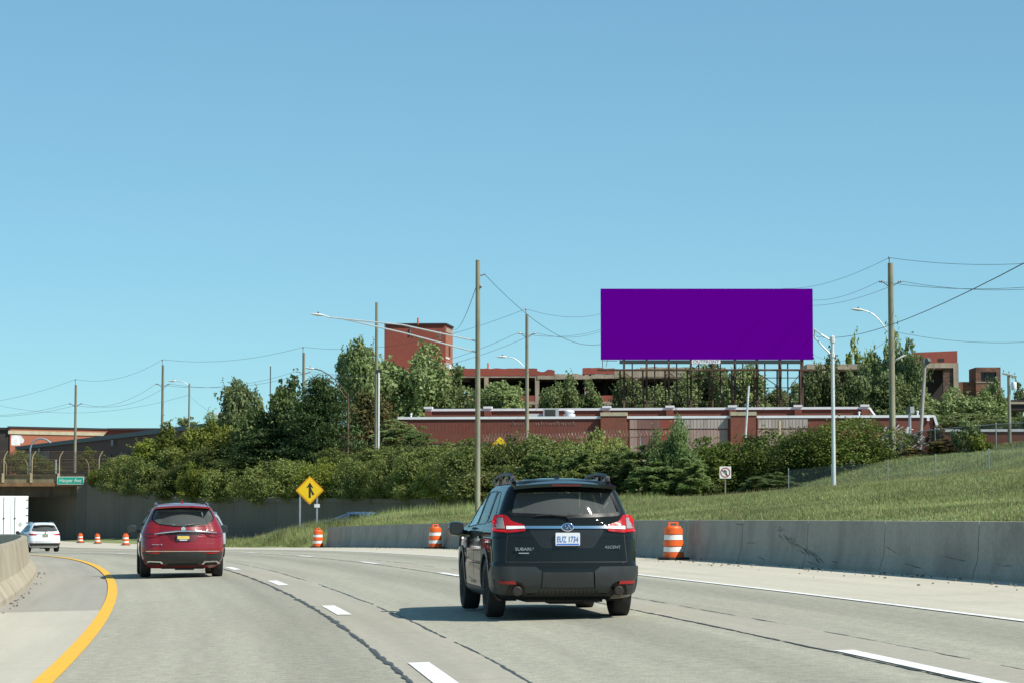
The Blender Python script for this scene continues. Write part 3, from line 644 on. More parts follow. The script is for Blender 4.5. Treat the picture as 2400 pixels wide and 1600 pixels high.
MB().box((fx(2297),DF+.5,fz(894)),(fx(2335),DF+.8,fz(870))).build('window', mat('dark panes',(.02,.022,.022),.3), r3)
for u in (2309,2322): MB().box((fx(u)-.04,DF+.35,fz(893)),(fx(u)+.04,DF+.49,fz(871))).build('window_bar', rust, r3)
MB().box((fx(2286),DF-.06,fz(896)),(fx(2344),DF-.0,fz(893.5))).build('sill', frame_c, r3)
MB().box((fx(2247),DF+1,fz(1000)),(fx(2285.5),DF+5,fz(893))).build('wall', mott, r3)
r4 = thing('concrete_deck', 'dark open concrete deck of the ruin behind the crossarm pole', 'building', (fx(2380),DF,STREET))
for v0,v1,m in ((936,941,darkin),(941,946,frame_c),(946,960,darkin)): MB().box((fx(2348),DF-(.3 if m is frame_c else 0),fz(v1)),(fx(2500),DF+6,fz(v0))).build('slab', m, r4)
for u in (2352,2470): MB().box((fx(u),DF,STREET),(fx(u+8),DF+1,fz(960))).build('column', frame_c, r4)
# brick tower
DT = 322
tw = thing('brick_tower', 'tall plain red brick tower with a narrow sunlit side', 'tower', (V(980,800,DT).x,DT,STREET))
A = V(901,762,DT+.4); B = V(1044,763,DT); Cc = V(1061,770,DT+6); zt = A.z
def quad(p,q,z0,z1): return [(p.x,p.y,z0),(q.x,q.y,z0),(q.x,q.y,z1),(p.x,p.y,z1)]
D_ = A+(Cc-B)
MB().add(quad(A,B,STREET,zt),[(0,1,2,3)]).add(quad(B,Cc,STREET,zt-.05),[(0,1,2,3)]).add(quad(D_,A,STREET,zt),[(0,1,2,3)]).add(quad(Cc,D_,STREET,zt),[(0,1,2,3)]).add([(A.x,A.y,zt),(B.x,B.y,zt),(Cc.x,Cc.y,zt),(D_.x,D_.y,zt)],[(0,1,2,3)]).build('wall', brick_rd, tw)
dcap = mat('dark coping',(.03,.025,.025),.8)
for p,q in ((A,B),(B,Cc)): MB().bar((p.x,p.y-.03,zt+.12),(q.x,q.y-.03,zt+.12),.35,.22).build('coping', dcap, tw)
nr = (Cc-B).normalized(); nn = Vector((nr.y,-nr.x,0))
def side_patch(t0,t1,v0,v1,name,m,off=.05):
    a,b_ = B+(Cc-B)*t0+nn*off, B+(Cc-B)*t1+nn*off; z0,z1 = V(1050,v1,DT).z, V(1050,v0,DT).z
    MB().add(quad(a,b_,z0,z1)+quad(a-nn*off,b_-nn*off,z0,z1),[(0,1,2,3),(0,4,7,3),(1,5,6,2),(3,2,6,7),(0,1,5,4)]).build(name,m,tw)
sun_brick = brick_mat('orange brick',(.42,.13,.06),(.36,.11,.05),(.30,.16,.10),damt=.35,dscale=.6)  # brighter brick tone, puts sunlight on the narrow tower side into the colour
side_patch(.02,.98,776,875,'sun_toned_brick',sun_brick,.03); side_patch(.42,.62,806,830,'slit_window',darkin,.08); side_patch(.05,.95,768,778,'broken_top',frame_c,.10)
gw = mat('graffiti white',(.65,.65,.66),.8,var=.25,scale=1.5); side_patch(.45,1.0,848,862,'graffiti',gw,.07); side_patch(.05,.5,848,861,'graffiti',mat('graffiti grey',(.35,.35,.40),.8,var=.3,scale=2),.075); side_patch(.02,.55,835,839,'graffiti',gw,.072)
MB().tube([(V(980,762,DT).x,DT-.5,zt),(V(980,762,DT).x,DT-.5,zt+.9)],.13,6).build('roof_stub', MATS['orange roof stub'], tw)

# ---------------------------------------------------------------- buildings at the left, beyond the overpass
def slab_building(name,label,p,q,depth,z0,z1,m,capm=None,cap=.4,side=1):
    p,q = Vector(p),Vector(q); d = (q-p).normalized(); nb = Vector((-d.y,d.x,0))*side*depth
    t = thing(name,label,'building',(p.x,p.y,z0)); r = [p,q,q+nb,p+nb]
    MB().add([(v.x,v.y,z0) for v in r]+[(v.x,v.y,z1) for v in r],[(0,1,5,4),(1,2,6,5),(2,3,7,6),(3,0,4,7),(4,5,6,7)]).build('wall',m,t)
    if capm: e = d.cross(Vector((0,0,1)))*(.12); MB().bar((p.x,p.y,z1+cap/2-.2),(q.x,q.y,z1+cap/2-.2),.5,cap).build('coping',capm,t)
    return t
bd1 = V(39,1043,359); bd2 = V(515,984,265)
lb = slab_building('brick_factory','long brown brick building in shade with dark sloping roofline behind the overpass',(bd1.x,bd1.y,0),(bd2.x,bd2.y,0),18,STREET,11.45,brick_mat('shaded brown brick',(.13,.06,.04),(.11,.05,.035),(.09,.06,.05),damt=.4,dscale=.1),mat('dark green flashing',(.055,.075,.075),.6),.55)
dd = (bd2-bd1); dd.z = 0; ln = dd.length; dd.normalize(); off = Vector((dd.y,-dd.x,0)); off = off if off.y < 0 else -off
for t in (.16,.56,.875):
    p = bd1+dd*ln*t+off*.35; MB().box((p.x-.15,p.y-.15,10.35),(p.x+.15,p.y+.15,11.1)).build('wall_lamp', mat('lamp shell',(.35,.36,.30),.6), lb)
for k in range(9):
    p = bd1+dd*(ln*(.10+.085*k))+off*.06; q = p+dd*2.2
    MB().bar((p.x,p.y,8.0),(q.x,q.y,8.0),.1,2.6).build('bricked_window', mat('bricked window',(.105,.075,.06),.9,var=.3,scale=.6,streak=.3), lb)
p = bd1+dd*6+off*.08; MB().bar((p.x,p.y,9.8),(p.x+dd.x*16,p.y+dd.y*16,9.8),.06,1.6).build('graffiti', mat('teal graffiti',(.10,.16,.17),.8,var=.5,scale=.8), lb)
o1 = V(39,1000,385); o2 = V(243,1000,385); o3 = V(590,994,372); zo = 15.4
ob = thing('brick_building','sunlit orange brick building with tan band behind the shaded one','building',(o1.x,o1.y,STREET))
OT = Vector((o2.x-o1.x,9,0))
def oq(t,y,z): return (o1.x+OT.x*t+y*.55, 380+OT.y*t+y*.8, z)
def obox(t0,t1,y0,y1,z0,z1): return MB().add([oq(t,y,z) for z in (z0,z1) for t,y in ((t0,y0),(t1,y0),(t1,y1),(t0,y1))],[(3,2,1,0),(4,5,6,7),(0,1,5,4),(1,2,6,5),(2,3,7,6),(3,0,4,7)])
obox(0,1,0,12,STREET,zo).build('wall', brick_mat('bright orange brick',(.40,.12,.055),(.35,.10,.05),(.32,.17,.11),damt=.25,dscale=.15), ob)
obox(0,1,-.4,-.01,zo-.95,zo-.4).build('band', capstone, ob); obox(-.01,1.01,-.4,12,zo,zo+.3).build('coping', dcap, ob)
rr = random.Random(2)
for k in range(9):
    zz0 = zo-2.75+k*.18; wv = .045+.075*math.sin((k+1.5)/9.5*2.6)+rr.uniform(-.01,.01); obox(.012+rr.uniform(0,.006), .02+wv, -.03, -.005, zz0, zz0+.181).build('white_paint_patch', gw, ob)
ob2 = thing('brick_building','plain dark red brick building with black roof edge left of the trees','building',(o2.x,387,STREET))
MB().box((o2.x+.3,387,STREET),(o3.x,402,zo-.1)).build('wall', brick_rd, ob2); MB().box((o2.x+.3,386.6,zo-.1),(o3.x+.1,402,zo+.25)).build('coping', dcap, ob2)
ob3 = thing('brick_building','dark block at the end of the orange brick building','building',(o1.x-10,380,STREET))
MB().box((o1.x-25,380,STREET),(o1.x-.3,398,zo-.3)).build('wall', MATS.get('dk') or mat('dark block wall',(.05,.04,.035),.9,var=.4,scale=.3), ob3); MB().box((o1.x-25,379.7,zo-.3),(o1.x-.1,398,zo+.1)).build('coping', dcap, ob3)  # near-black wall, tone varied at random
p = V(506,966,262); q = V(560,980,262)
wb = thing('roof_parapet','white parapet block on brick above the shaded roofline','parapet',(p.x,262,STREET))
MB().box((p.x,262,STREET),(q.x+1.5,266,q.z)).build('brick_base', brick_dk, wb); MB().box((p.x-.05,261.9,q.z),(q.x+1.6,266.1,p.z)).build('white_block', coping_w, wb)
# ---------------------------------------------------------------- billboard
DB = 240.
a, b_ = V(1408,842.5,DB), V(1904.6,677,DB)
bb = thing('billboard','wide plain purple billboard on a rusty steel trestle above the warehouse','billboard',((a.x+b_.x)/2,DB,STREET))
x0,x1,z0,z1 = a.x,b_.x,a.z,b_.z
MB().box((x0,DB,z0),(x1,DB+.12,z1)).build('poster_panel', mat('purple vinyl',(.118,.0003,.262),.8,spec=0), bb)
MB().box((x0+.1,DB+.13,z0+.1),(x1-.1,DB+.5,z1-.1)).build('backing', mat('sign backing',(.12,.12,.12),.8), bb)
zc_ = V(1200,865,DB).z; zb_ = V(1200,843,DB).z
MB().box((V(1452,800,DB).x,DB-.02,V(1200,852,DB).z),(V(1876,800,DB).x,DB+.3,zb_-.02)).build('apron', mat('dark apron',(.03,.045,.04),.6,var=.2,scale=1), bb)
npx0, npx1 = V(1621,800,DB).x, V(1688,800,DB).x; zn = V(1200,847.3,DB).z
MB().box((npx0,DB-.08,zn-.20),(npx1,DB-.03,zn+.20)).build('name_plate', sign_white, bb)
text_part('OUTFRONT', .42, mat('navy lettering',(.02,.03,.10),.6), bb, ((npx0+npx1)/2-bb.location.x, -.085, zn-STREET), width=(npx1-npx0)*.9)
zw = V(1200,866,DB).z
MB().box((V(1400,800,DB).x,DB-1.2,zw-.12),(V(1912,800,DB).x,DB-.1,zw+.02)).build('catwalk', rust, bb)
legs = [1455,1508,1560,1612,1663,1716,1768,1822,1874]
for u in legs:
    x = V(u,900,DB).x
    MB().bar((x+.35,DB+.35,STREET),(x+.35,DB+.35,z1-.3),.2,.26).build('post', rust, bb)
    MB().bar((x-.12,DB-1.0,zw-.15),(x+.2,DB+2.6,STREET+3),.16,.2).build('raker', rust, bb)
    MB().bar((x+.5,DB+2.9,STREET),(x+.5,DB+2.9,zw+1.5),.14,.16).build('rear_post', rust, bb)
    MB().bar((x+.3,DB-1.1,zw-.05),(x+.3,DB+.3,z0-.1),.07,.07).build('strut', rust, bb)
    MB().bar((x+.3,DB-1.15,zw+.05),(x+.42,DB+.1,zw-1.0),.06,.06).build('strut', rust, bb)
for v in (884,907,943): MB().bar((V(1452,v,DB).x,DB+.5,V(1200,v,DB).z),(V(1876,v,DB).x,DB+.5,V(1200,v,DB).z),.07,.08).build('girt', rust, bb)
for k in range(0,len(legs)-1):
    xa, xb = V(legs[k],900,DB).x+.35, V(legs[k+1],900,DB).x+.35; za, zb2 = V(1200,872,DB).z, V(1200,943,DB).z
    if k%2 == 0: MB().bar((xa,DB+.55,za),(xb,DB+.55,V(1200,907,DB).z),.06,.08).build('brace', rust, bb); MB().bar((xa,DB+.55,V(1200,907,DB).z),(xb,DB+.55,zb2),.06,.08).build('brace', rust, bb)
    else: MB().bar((xb,DB+2.8,za),(xa,DB+2.8,zb2),.06,.08).build('brace', rust, bb)
    MB().bar((xb,DB+.45,V(1200,907,DB).z),(xa,DB+.45,zb2),.05,.06).build('brace', rust, bb); MB().bar((xa+.9,DB+1.6,STREET),(xa+.9,DB+1.6,zw+.8),.12,.14).build('middle_post', rust, bb)
xl = V(1411,800,DB).x
MB().bar((xl,DB-1.1,zw),(xl,DB-1.1,z0-.05),.07,.07).bar((xl,DB-1.1,zw+.85),(xl+1.5,DB-.6,zw+.85),.05,.05).bar((xl+.35,DB-1.1,zw+.2),(xl+.5,DB-1.1,z0-.1),.05,.05).build('ladder_rail', rust, bb)

# ---------------------------------------------------------------- poles
insul = mat('insulator',(.16,.12,.10),.3); lampgrey = mat('lamp housing',(.62,.63,.60),.5,.2)
def gbase(p): 
    s,o = to_so(p.x,p.y)
    return rear_z(p.x,p.y)
def cobra(par, att, tip, r=.045, m=None, sag=.25, rise=0, dual=0):
    "curved arm and cobra-head luminaire"
    att, tip = Vector(att), Vector(tip); d = tip-att; pts = []
    for k in range(9):
        t = k/8; p = att+d*t; p.z += abs(d.z)*.0 + sag*math.sin(math.pi*t)*.5*(1 if rise >= 0 else -1) - (1-t)**3*abs(rise)*.6
        pts.append(p)
    MB().tube(pts, r, 6).build('lamp_arm', m or paintsteel, par)
    e = (pts[-1]-pts[-2]).normalized(); e.z *= .3; e.normalize(); q = pts[-1]
    sd = e.cross(Vector((0,0,1))).normalized(); vs = []
    for t,wd,hh in ((-.05,.05,.04),(.08,.12,.07),(.35,.17,.09),(.6,.13,.06),(.78,.05,.02)):
        for k in range(8): an = 2*math.pi*k/8; vs.append(q+e*t+sd*wd*math.cos(an)+Vector((0,0,hh*math.sin(an))))
    MB().add(vs, [(i*8+k,i*8+(k+1)%8,(i+1)*8+(k+1)%8,(i+1)*8+k) for i in range(4) for k in range(8)]+[tuple(range(8)),tuple(range(32,40))]).build('lamp_head', lampgrey, par, 40)
    MB().lathe([(.04,0),(.05,.06),(.02,.1),(0,.1)],n=8,at=q+e*.3+Vector((0,0,.08))).build('photocell', black, par)
WIRES = []
def wire(p, q, sag, r=.013, label='thin overhead line strung between the wooden utility poles', grp='overhead lines'):
    p, q = Vector(p), Vector(q); pts = [p+(q-p)*(k/18)-Vector((0,0,sag*4*(k/18)*(1-k/18))) for k in range(19)]
    o = MB().tube(pts, r, 4).build('overhead_wire', wire_m); return tag(o, label, 'wire', grp)
def upole(label, u, v, d, pin=True, arms=True, base=None, r=(.17,.13), group=None, name='utility_pole'):
    top = V(u,v,d); zb = gbase(top)-.1 if base is None else base
    t = thing(name, label, 'pole', (top.x,top.y,zb), group=group)
    MB().tube([(top.x,top.y,zb-.3),(top.x,top.y,(zb+top.z)/2),(top.x,top.y,top.z)],(r[0],(r[0]+r[1])/2,r[1]),10).build('shaft', wood, t, 60)
    t['top'] = (top.x,top.y,top.z); k = d/FPX
    if pin: MB().tube([(top.x-.08,top.y,top.z-.3),(top.x-.08,top.y,top.z+13*k*.8)],.03,5).lathe([(.05,0),(.07,.08),(.04,.16),(0,.17)],n=8,at=(top.x-.08,top.y,top.z+13*k*.75)).build('pin_insulator', insul, t)
    if arms:
        z = top.z-45*k
        for sx in (-1,1):
            MB().bar((top.x+sx*.1,top.y,z-.3),(top.x+sx*.5,top.y,z),.05,.05).lathe([(.04,0),(.075,.04),(.05,.1),(.075,.16),(.04,.24)],axis='x',n=8,at=(top.x+sx*.62-.12,top.y,z+.03)).build('side_insulator', insul, t)
    return t, top
P1,t1 = upole('tall wooden lamp pole with two long arms, rising behind the dark SUV',1120,610,140,pin=False,arms=False,base=gz(*V(1110,1100,140)[:2])-.2,r=(.17,.14))
zA,zB = V(1115,799,140).z, V(1115,825,140).z; tip = V(772,744,143)
MB().tube([(t1.x-.1,t1.y,zA),tuple(Vector((t1.x,t1.y,zA)).lerp(tip,.5)+Vector((0,0,.25))),tip],.05,6).build('lamp_arm',paintsteel,P1)
MB().tube([(t1.x-.1,t1.y,zB),tuple(Vector((t1.x,t1.y,zB)).lerp(tip,.5)+Vector((0,0,.12))),tuple(Vector((t1.x,t1.y,zB)).lerp(tip,.93)+Vector((0,0,.1)))],.05,6).build('lamp_arm',paintsteel,P1)
for t in (.25,.45,.62): q = Vector((t1.x,t1.y,zA)).lerp(tip,t)+Vector((0,0,.2)); MB().tube([q,q-Vector((0,0,.55*(1-t)+.05))],.015,4).build('arm_tie',paintsteel,P1)
cobra(P1, tip, V(757,739,143), .045, sag=0)
MB().bar((t1.x,t1.y,V(1,648,140).z),(t1.x+.45,t1.y,V(1,643,140).z),.06,.06).lathe([(.03,0),(.06,.05),(.06,.12),(.03,.2)],n=8,at=(t1.x+.18,t1.y-.1,V(1,676,140).z)).build('wire_bracket', insul, P1)
P2,t2 = upole('bare wooden pole with a pale conduit strapped to its side',883,709,193,pin=False,arms=False,r=(.16,.12))
MB().tube([(t2.x+.2,t2.y-.12,V(1,1102,193).z),(t2.x+.2,t2.y-.12,V(1,870,193).z)],.075,8).build('conduit', coping_w, P2); MB().box((t2.x+.02,t2.y-.2,V(1,872,193).z),(t2.x+.4,t2.y+.1,V(1,866,193).z)).build('conduit_head', black, P2)
P3,t3 = upole('wooden pole with street lamp standing behind the warning sign',1235,737,190)
cobra(P3, V(1229,852,190), V(1186,836,190), .04, sag=.3, rise=.5)
P4,t4 = upole('thick wooden pole with street lamp at the edge of the round bush',2087,617,152,r=(.21,.18))
cobra(P4, V(2080,768,152), V(2022,727,152), .04, sag=.45, rise=.5)
cobra(P4, V(2091,858,153), V(2100,843,153), .03, sag=0)
P5,t5 = upole('wooden pole with small lamp rising out of the dark trees',712,826,232)
cobra(P5, V(706,938,232), V(674,907,232), .04, sag=.3, rise=.4)
P6,t6 = upole('wooden pole rising from the yellow green bushes by the shaded building',382,855,252)
P7,t7 = upole('wooden pole standing behind the overpass fence',178,901,262,base=STREET-.1)
def lamp_post(label,u,v,d,r,m,heads,name='lamp_post',base=None):
    top = V(u,v,d); zb = base if base is not None else gbase(top)-.1; t = thing(name,label,'lamp post',(top.x,top.y,zb))
    MB().tube([(top.x,top.y,zb-.3),(top.x,top.y,top.z)],r,8).build('shaft', m, t, 60)
    return t, top
LP1,q1 = lamp_post('rusty steel lamp post with curved twin arm among the dark trees',816,922,197,(.10,.075),rust,None)
cv = [V(816,925,197),V(795,897,197),V(773,879,197),V(752,867,197),V(735,863,197)]; MB().tube(cv,.05,6).build('lamp_arm',rust,LP1); MB().tube([V(816,938,197),V(792,906,197),V(762,884,197)],.045,6).build('lamp_arm',rust,LP1)
cobra(LP1, cv[-2], cv[-1], .045, sag=0)
LP2,q2 = lamp_post('slim brown lamp post with single arm by the yellow green bushes',444,898,242,(.12,.09),wood,None); cobra(LP2, V(442,900,242), V(412,892,242), .04, sag=.3, rise=.2)
LP3,q3 = lamp_post('tall pale metal lamp post standing on the grass bank',1951,791,139,(.125,.10),paintsteel,None,base=gz(*V(1955,1140,139)[:2])-.1)
MB().tube([V(1948,798,139),V(1925,784,139),V(1909,772,139.4)],.05,6).build('lamp_arm',paintsteel,LP3); MB().tube([V(1948,832,139),V(1925,808,139),V(1909,790,139.4)],.05,6).build('lamp_arm',paintsteel,LP3)
MB().tube([V(1909,771,139.4),V(1909,791,139.4)],.04,6).build('arm_tie',paintsteel,LP3)
MB().lathe([(.13,-.08),(.14,.04),(.05,.12),(0,.13)],n=10,at=(q3.x,q3.y,q3.z)).build('pole_cap',paintsteel,LP3); MB().lathe([(.22,-.1),(.22,.12),(.13,.14)],n=12,at=(q3.x,q3.y,gz(q3.x,q3.y))).build('base_collar',paintsteel,LP3)
for v in (798,832): MB().lathe([(.15,-.12),(.15,.12)],n=10,at=(q3.x,q3.y,V(1951,v,139).z)).build('arm_clamp',paintsteel,LP3)
tp = V(634,857,238); th = thing('flag_mast','thin dark mast with a small ball beyond the dark trees','mast',(tp.x,tp.y,STREET)); MB().tube([(tp.x,tp.y,STREET),tp],.06,6).build('mast',mat('dark mast',(.08,.09,.10),.6),th); MB().lathe([(0,-.1),(.11,0),(0,.1)],n=8,at=tp).build('ball',lampgrey,th)
tp = V(1755,903,199); bt = V(1745,1045,199); lp = thing('leaning_post','thin white post leaning in front of the warehouse pilaster','post',(bt.x,bt.y,STREET)); MB().tube([(bt.x-.1,bt.y,STREET-.2),tp],.09,8).build('shaft',paintsteel,lp)
tp = V(1826,985,200); st = thing('stub_pole','short wooden pole in front of the grey blind windows','post',(tp.x,tp.y,STREET)); MB().tube([(tp.x,tp.y,STREET-.2),tp],.13,8).build('shaft',tanpost,st)
tp = V(2168,850,192); bt = V(2154,1040,192); fl = thing('floodlight_pole','weathered leaning pole with a boxy floodlight on top','pole',(bt.x,bt.y,STREET)); MB().tube([(bt.x-.05,bt.y,STREET-.2),tp],(.17,.13),8).build('shaft',mat('grey pole wood',(.33,.30,.26),.9,streak=.3,var=.1,scale=2),fl,60)
MB().box((tp.x-.22,tp.y-.3,tp.z-.1),(tp.x+.15,tp.y+.2,tp.z+.35)).bar(tp,tp+Vector((.3,-.3,.25)),.4,.35).build('floodlight',mat('dark lamp box',(.10,.11,.10),.6),fl)
tp = V(2132,962,194); mb2 = thing('meter_post','short pale post with two small boxes near the floodlight pole','post',(tp.x,tp.y,STREET)); MB().tube([(tp.x,tp.y,STREET-.2),tp],.12,8).build('shaft',steel,mb2); MB().box((tp.x-.3,tp.y-.2,tp.z-.15),(tp.x,tp.y+.2,tp.z+.3)).build('box',dg,mb2); MB().box((tp.x+.02,tp.y-.2,tp.z-.2),(tp.x+.35,tp.y+.2,tp.z+.35)).build('box',mg,mb2)
tp = V(2364,876,202); cp = thing('crossarm_pole','wooden pole with crossarm and white transformer can','pole',(tp.x,tp.y,STREET)); MB().tube([(tp.x,tp.y,STREET-.2),tp],(.18,.13),8).build('shaft',wood,cp,60)
MB().bar(tp+Vector((-.55,-.1,.05)),tp+Vector((.65,-.1,-.25)),.12,.14).build('crossarm',wood,cp); MB().lathe([(.2,0),(.23,.05),(.23,.62),(.2,.68),(.05,.7)],n=14,at=tp+Vector((.42,-.1,-1.35))).build('transformer',coping_w,cp,40)
for dx in (-.45,.0,.5): MB().lathe([(.03,0),(.06,.06),(.03,.13)],n=6,at=tp+Vector((dx,-.1,.1-.25*dx))).build('insulator',insul,cp)
# pale arched mast behind the overpass fence
pts = [V(70,1085,250),V(71,1050,250),V(75,1038,250),V(84,1029,250),V(97,1026,250),V(110,1030,250),V(119,1037,250)]; am = thing('arched_mast','bluish metal mast arching over beside the bridge fence','mast',(pts[0].x,pts[0].y,STREET))
MB().tube([(pts[0].x,pts[0].y,STREET-.1)]+pts,.09,8).build('arch',mat('blue grey metal',(.28,.34,.38),.5,.3),am,60)
tp = V(131,1076,247); tag(MB().tube([(tp.x,tp.y,STREET-.1),tp],.1,8).build('marker_post',paintsteel),'short pale post on the verge behind the bridge parapet','post')
# overhead wires
def wtop(t, top, d): return (top.x-.08, top.y, top.z+13*d/FPX)
def wmid(top, d, sx): return (top.x+sx*.75, top.y, top.z-45*d/FPX+.05)
chain = [(t4,152),(t3,190),(t5,232),(t6,252),(t7,262)]
BK = [V(1835,676,DB+.3),V(1902,703,DB+.3),V(1902,716,DB+.3),V(1902,827,DB+.3)]
wire(wtop(0,t4,152),BK[0],.6,label='top line from the thick pole to the billboard'); wire(wmid(t4,152,-1),BK[1],.4,label='lower pair of lines from the thick pole to the billboard'); wire(wmid(t4,152,1),BK[2],.4,label='lower pair of lines from the thick pole to the billboard'); wire((t4.x,t4.y-.2,V(1,790,152).z),BK[3],1.2,.011,'lowest thin line from the thick pole to the billboard corner')
for p,q,sg in ((wtop(0,t4,152),V(2640,590,138),.6),(wmid(t4,152,-1),V(2640,640,138),.7),(wmid(t4,152,1),V(2640,646,138),.7)): wire(p,q,sg,label='line running from the head of the thick pole out past the crossarm pole')
wire((t4.x+.2,t4.y,V(1,777,152).z),V(2640,768,140),.8,.011,'low sagging line from below the lamp of the thick pole')
wire(V(2560,530,62),V(1902,786,DB+.3),1.2,.019,'heavy dark cable dropping to the right end of the billboard',None)
wire((t1.x+.45,t1.y,V(1,645,140).z),V(1411,806,DB+.3),1.4,.019,'heavy dark cable dropping from the tall lamp pole to the billboard',None)
wire((t1.x-.1,t1.y,V(1,672,140).z),V(1061,770,DT+1),1.0,.02,'dark cable running from the tall lamp pole to the brick tower',None)
wire(wtop(0,t3,190),V(1411,735,DB+.3),.5,label='top line from the pole behind the warning sign to the billboard'); wire(wmid(t3,190,-1),V(1411,771,DB+.3),.5,label='lower pair of lines from the pole behind the warning sign to the billboard'); wire(wmid(t3,190,1),V(1411,775,DB+.3),.5,label='lower pair of lines from the pole behind the warning sign to the billboard')
for (ta,da),(tb,db),sg,nm_ in zip(chain[1:-1],chain[2:],(1.6,.9,1.2),('from the warning sign pole to the dark tree pole','from the dark tree pole to the yellow bush pole','from the yellow bush pole to the overpass pole')):
    wire(wtop(0,ta,da),wtop(0,tb,db),sg*.8,label='top line '+nm_)
    for sx in (-1,1): wire(wmid(ta,da,sx),wmid(tb,db,sx),sg,label='lower line pair '+nm_)
wire(wtop(0,t7,262),V(-140,948,280),.8,label='top line leaving the pole behind the overpass toward the orange building'); [wire(wmid(t7,262,sx),V(-140,964+2*sx,280),.9,label='lower pair of lines leaving the pole behind the overpass') for sx in (-1,1)]
wire((q2.x-.1,q2.y,V(1,925,242).z),V(-60,935,275),1.7,.011,'thin drooping line from the brown lamp post over the overpass'); wire((q2.x+.1,q2.y,V(1,928,242).z),V(560,985,262),.6,.011,'thin line from the brown lamp post to the white parapet')

# ---------------------------------------------------------------- signs
def arrow_merge():
    return [[(-.08,-.64),(.10,-.64),(.10,.30),(.33,.20),(.01,.70),(-.31,.20),(-.08,.30)], [(.27,-.44),(.42,-.34),(.24,-.06),(.10,.26),(.10,-.02),(.17,-.22)]]
p = V(726,1148,148); hd = 32.5*148/FPX; sg = thing('merge_sign','yellow diamond merge sign on two posts in front of the retaining wall','sign',(p.x,148,gz(p.x,148)))
zs = p.z-sg.location.z; dia = lambda r,rc=.09: [(r*x+rc*0,r*z) for x,z in ((0,1),(.06,.97),(.97,.06),(1,0),(.97,-.06),(.06,-.97),(0,-1),(-.06,-.97),(-.97,-.06),(-1,0),(-.97,.06),(-.06,.97))]
def off(poly,dx,dz,s=1): return [(x*s+dx,z*s+dz) for x,z in poly]
MB().prism(off(dia(hd),0,zs),-.02,.02).build('border', sign_amber, sg, local=True); MB().prism(off(dia(hd*.87),0,zs),-.032,-.021).build('panel', sign_yellow, sg, local=True)
MB().prism(off(arrow_merge()[0],0.0,zs,hd*.82),-.042,-.033).prism(off(arrow_merge()[1],0.0,zs,hd*.82),-.0418,-.0332).build('arrow', sign_black, sg, local=True)
for u,vb in ((703,1262),(743,1250)):
    q = V(u,1200,148).x-p.x; zg = gz(V(u,1200,148).x,148.06)-sg.location.z; MB().box((q-.05,.025,zg-.3),(q+.05,.1,zs+.1)).build('post', steel, sg, local=True)
q = V(743,1184,148).x-p.x; MB().box((q-.17,-.0,V(1,1188,148).z-sg.location.z),(q+.17,.02,V(1,1180,148).z-sg.location.z)).build('plate', sign_white, sg, local=True)
p = V(1700,1106,148); h2 = 13.5*148/FPX; ns = thing('turn_sign','white square no left turn sign with red ring on the grass','sign',(p.x,148,gz(p.x,148)))
zs = p.z-ns.location.z; MB().prism(off(rrect(h2,h2*1.04,.05),0,zs),-.015,.015).build('panel', sign_white, ns, local=True)
n = 28; ro,ri = h2*.86,h2*.70; ring = [(r*math.cos(2*math.pi*k/n),zs+r*math.sin(2*math.pi*k/n)) for r in (ro,ri) for k in range(n)]
MB().prism(off([(-.33,.28),(-.12,.55),(-.12,.38),(.1,.38),(.24,.25),(.24,-.5),(.06,-.5),(.06,.12),(0,.18),(-.12,.18),(-.12,.01)],.0,zs,h2),-.022,-.016).build('arrow', sign_black, ns, local=True)
MB().add([(x,-.026,z) for x,z in ring],[(k,(k+1)%n,n+(k+1)%n,n+k) for k in range(n)]).bar((-h2*.52,-.028,zs+h2*.52),(h2*.52,-.028,zs-h2*.52),.004,h2*.15,up=(0,1,0)).build('prohibition_ring', sign_red, ns, local=True)
MB().bar((0,.06,-.3),(0,.06,zs),.08,.08).build('post', wood, ns, local=True)
p = V(1172,1049,172); h3 = 26*172/FPX; cs = thing('warning_sign','small yellow diamond warning sign half sunk behind the hedge','sign',(p.x,172,gbase(p)))
zs = p.z-cs.location.z; MB().prism(off(dia(h3),0,zs),-.015,.015).build('panel', sign_yellow, cs, local=True)
MB().prism(off([(-.45,.30),(-.12,.55),(-.16,.38),(.08,.32),(.26,.12),(.30,-.5),(.12,-.5),(.10,.02),(.0,.12),(-.22,.20),(-.26,.03)],.05,zs,h3),-.022,-.016).build('arrow', sign_black, cs, local=True)
MB().bar((0,.05,-.2),(0,.05,zs),.06,.06).build('post', steel, cs, local=True)

# ---------------------------------------------------------------- traffic drums
def drum(label, s, o, yaw, scale=1):
    p = road(s, o); t = thing('traffic_drum', label, 'traffic drum', p, yaw, 'orange traffic drums', scale)
    prof = lambda z: .285-.045*z/.92
    edges = [.05,.20,.36,.53,.69,.86]
    MB().prism([(.43*math.cos(k*math.pi/4+.39)*1.05,.43*math.sin(k*math.pi/4+.39)*1.05) for k in range(8)],.0,.06,'xy').build('rubber_base', rubber, t, local=True)
    for k in range(5):
        z0_,z1_ = edges[k],edges[k+1]; r0,r1 = prof(z0_),prof(z1_); st = .0 if k%2 else .012
        MB().lathe([(r0-.03,z0_),(r0+st,z0_+.012),(r1+st,z1_-.012),(r1-.03,z1_)],n=28).build('orange_band' if k%2 == 0 else 'white_band', orange if k%2 == 0 else refl_white, t, 35, True)
    MB().lathe([(.235,.86),(.20,.915),(.10,.93),(0,.93)],n=24).build('top', orange, t, 35, True)
    MB().box((-.14,-.035,.92),(-.09,.035,1.02)).box((.09,-.035,.92),(.14,.035,1.02)).box((-.14,-.036,1.0),(.14,.036,1.035)).build('handle', orange, t, local=True)
    return t
drum('orange and white drum against the scraped barrier panels beside the dark SUV',66.2,-.55,.1)
drum('orange and white drum against the barrier behind the dark SUV mirror',102.4,-.4,.5)
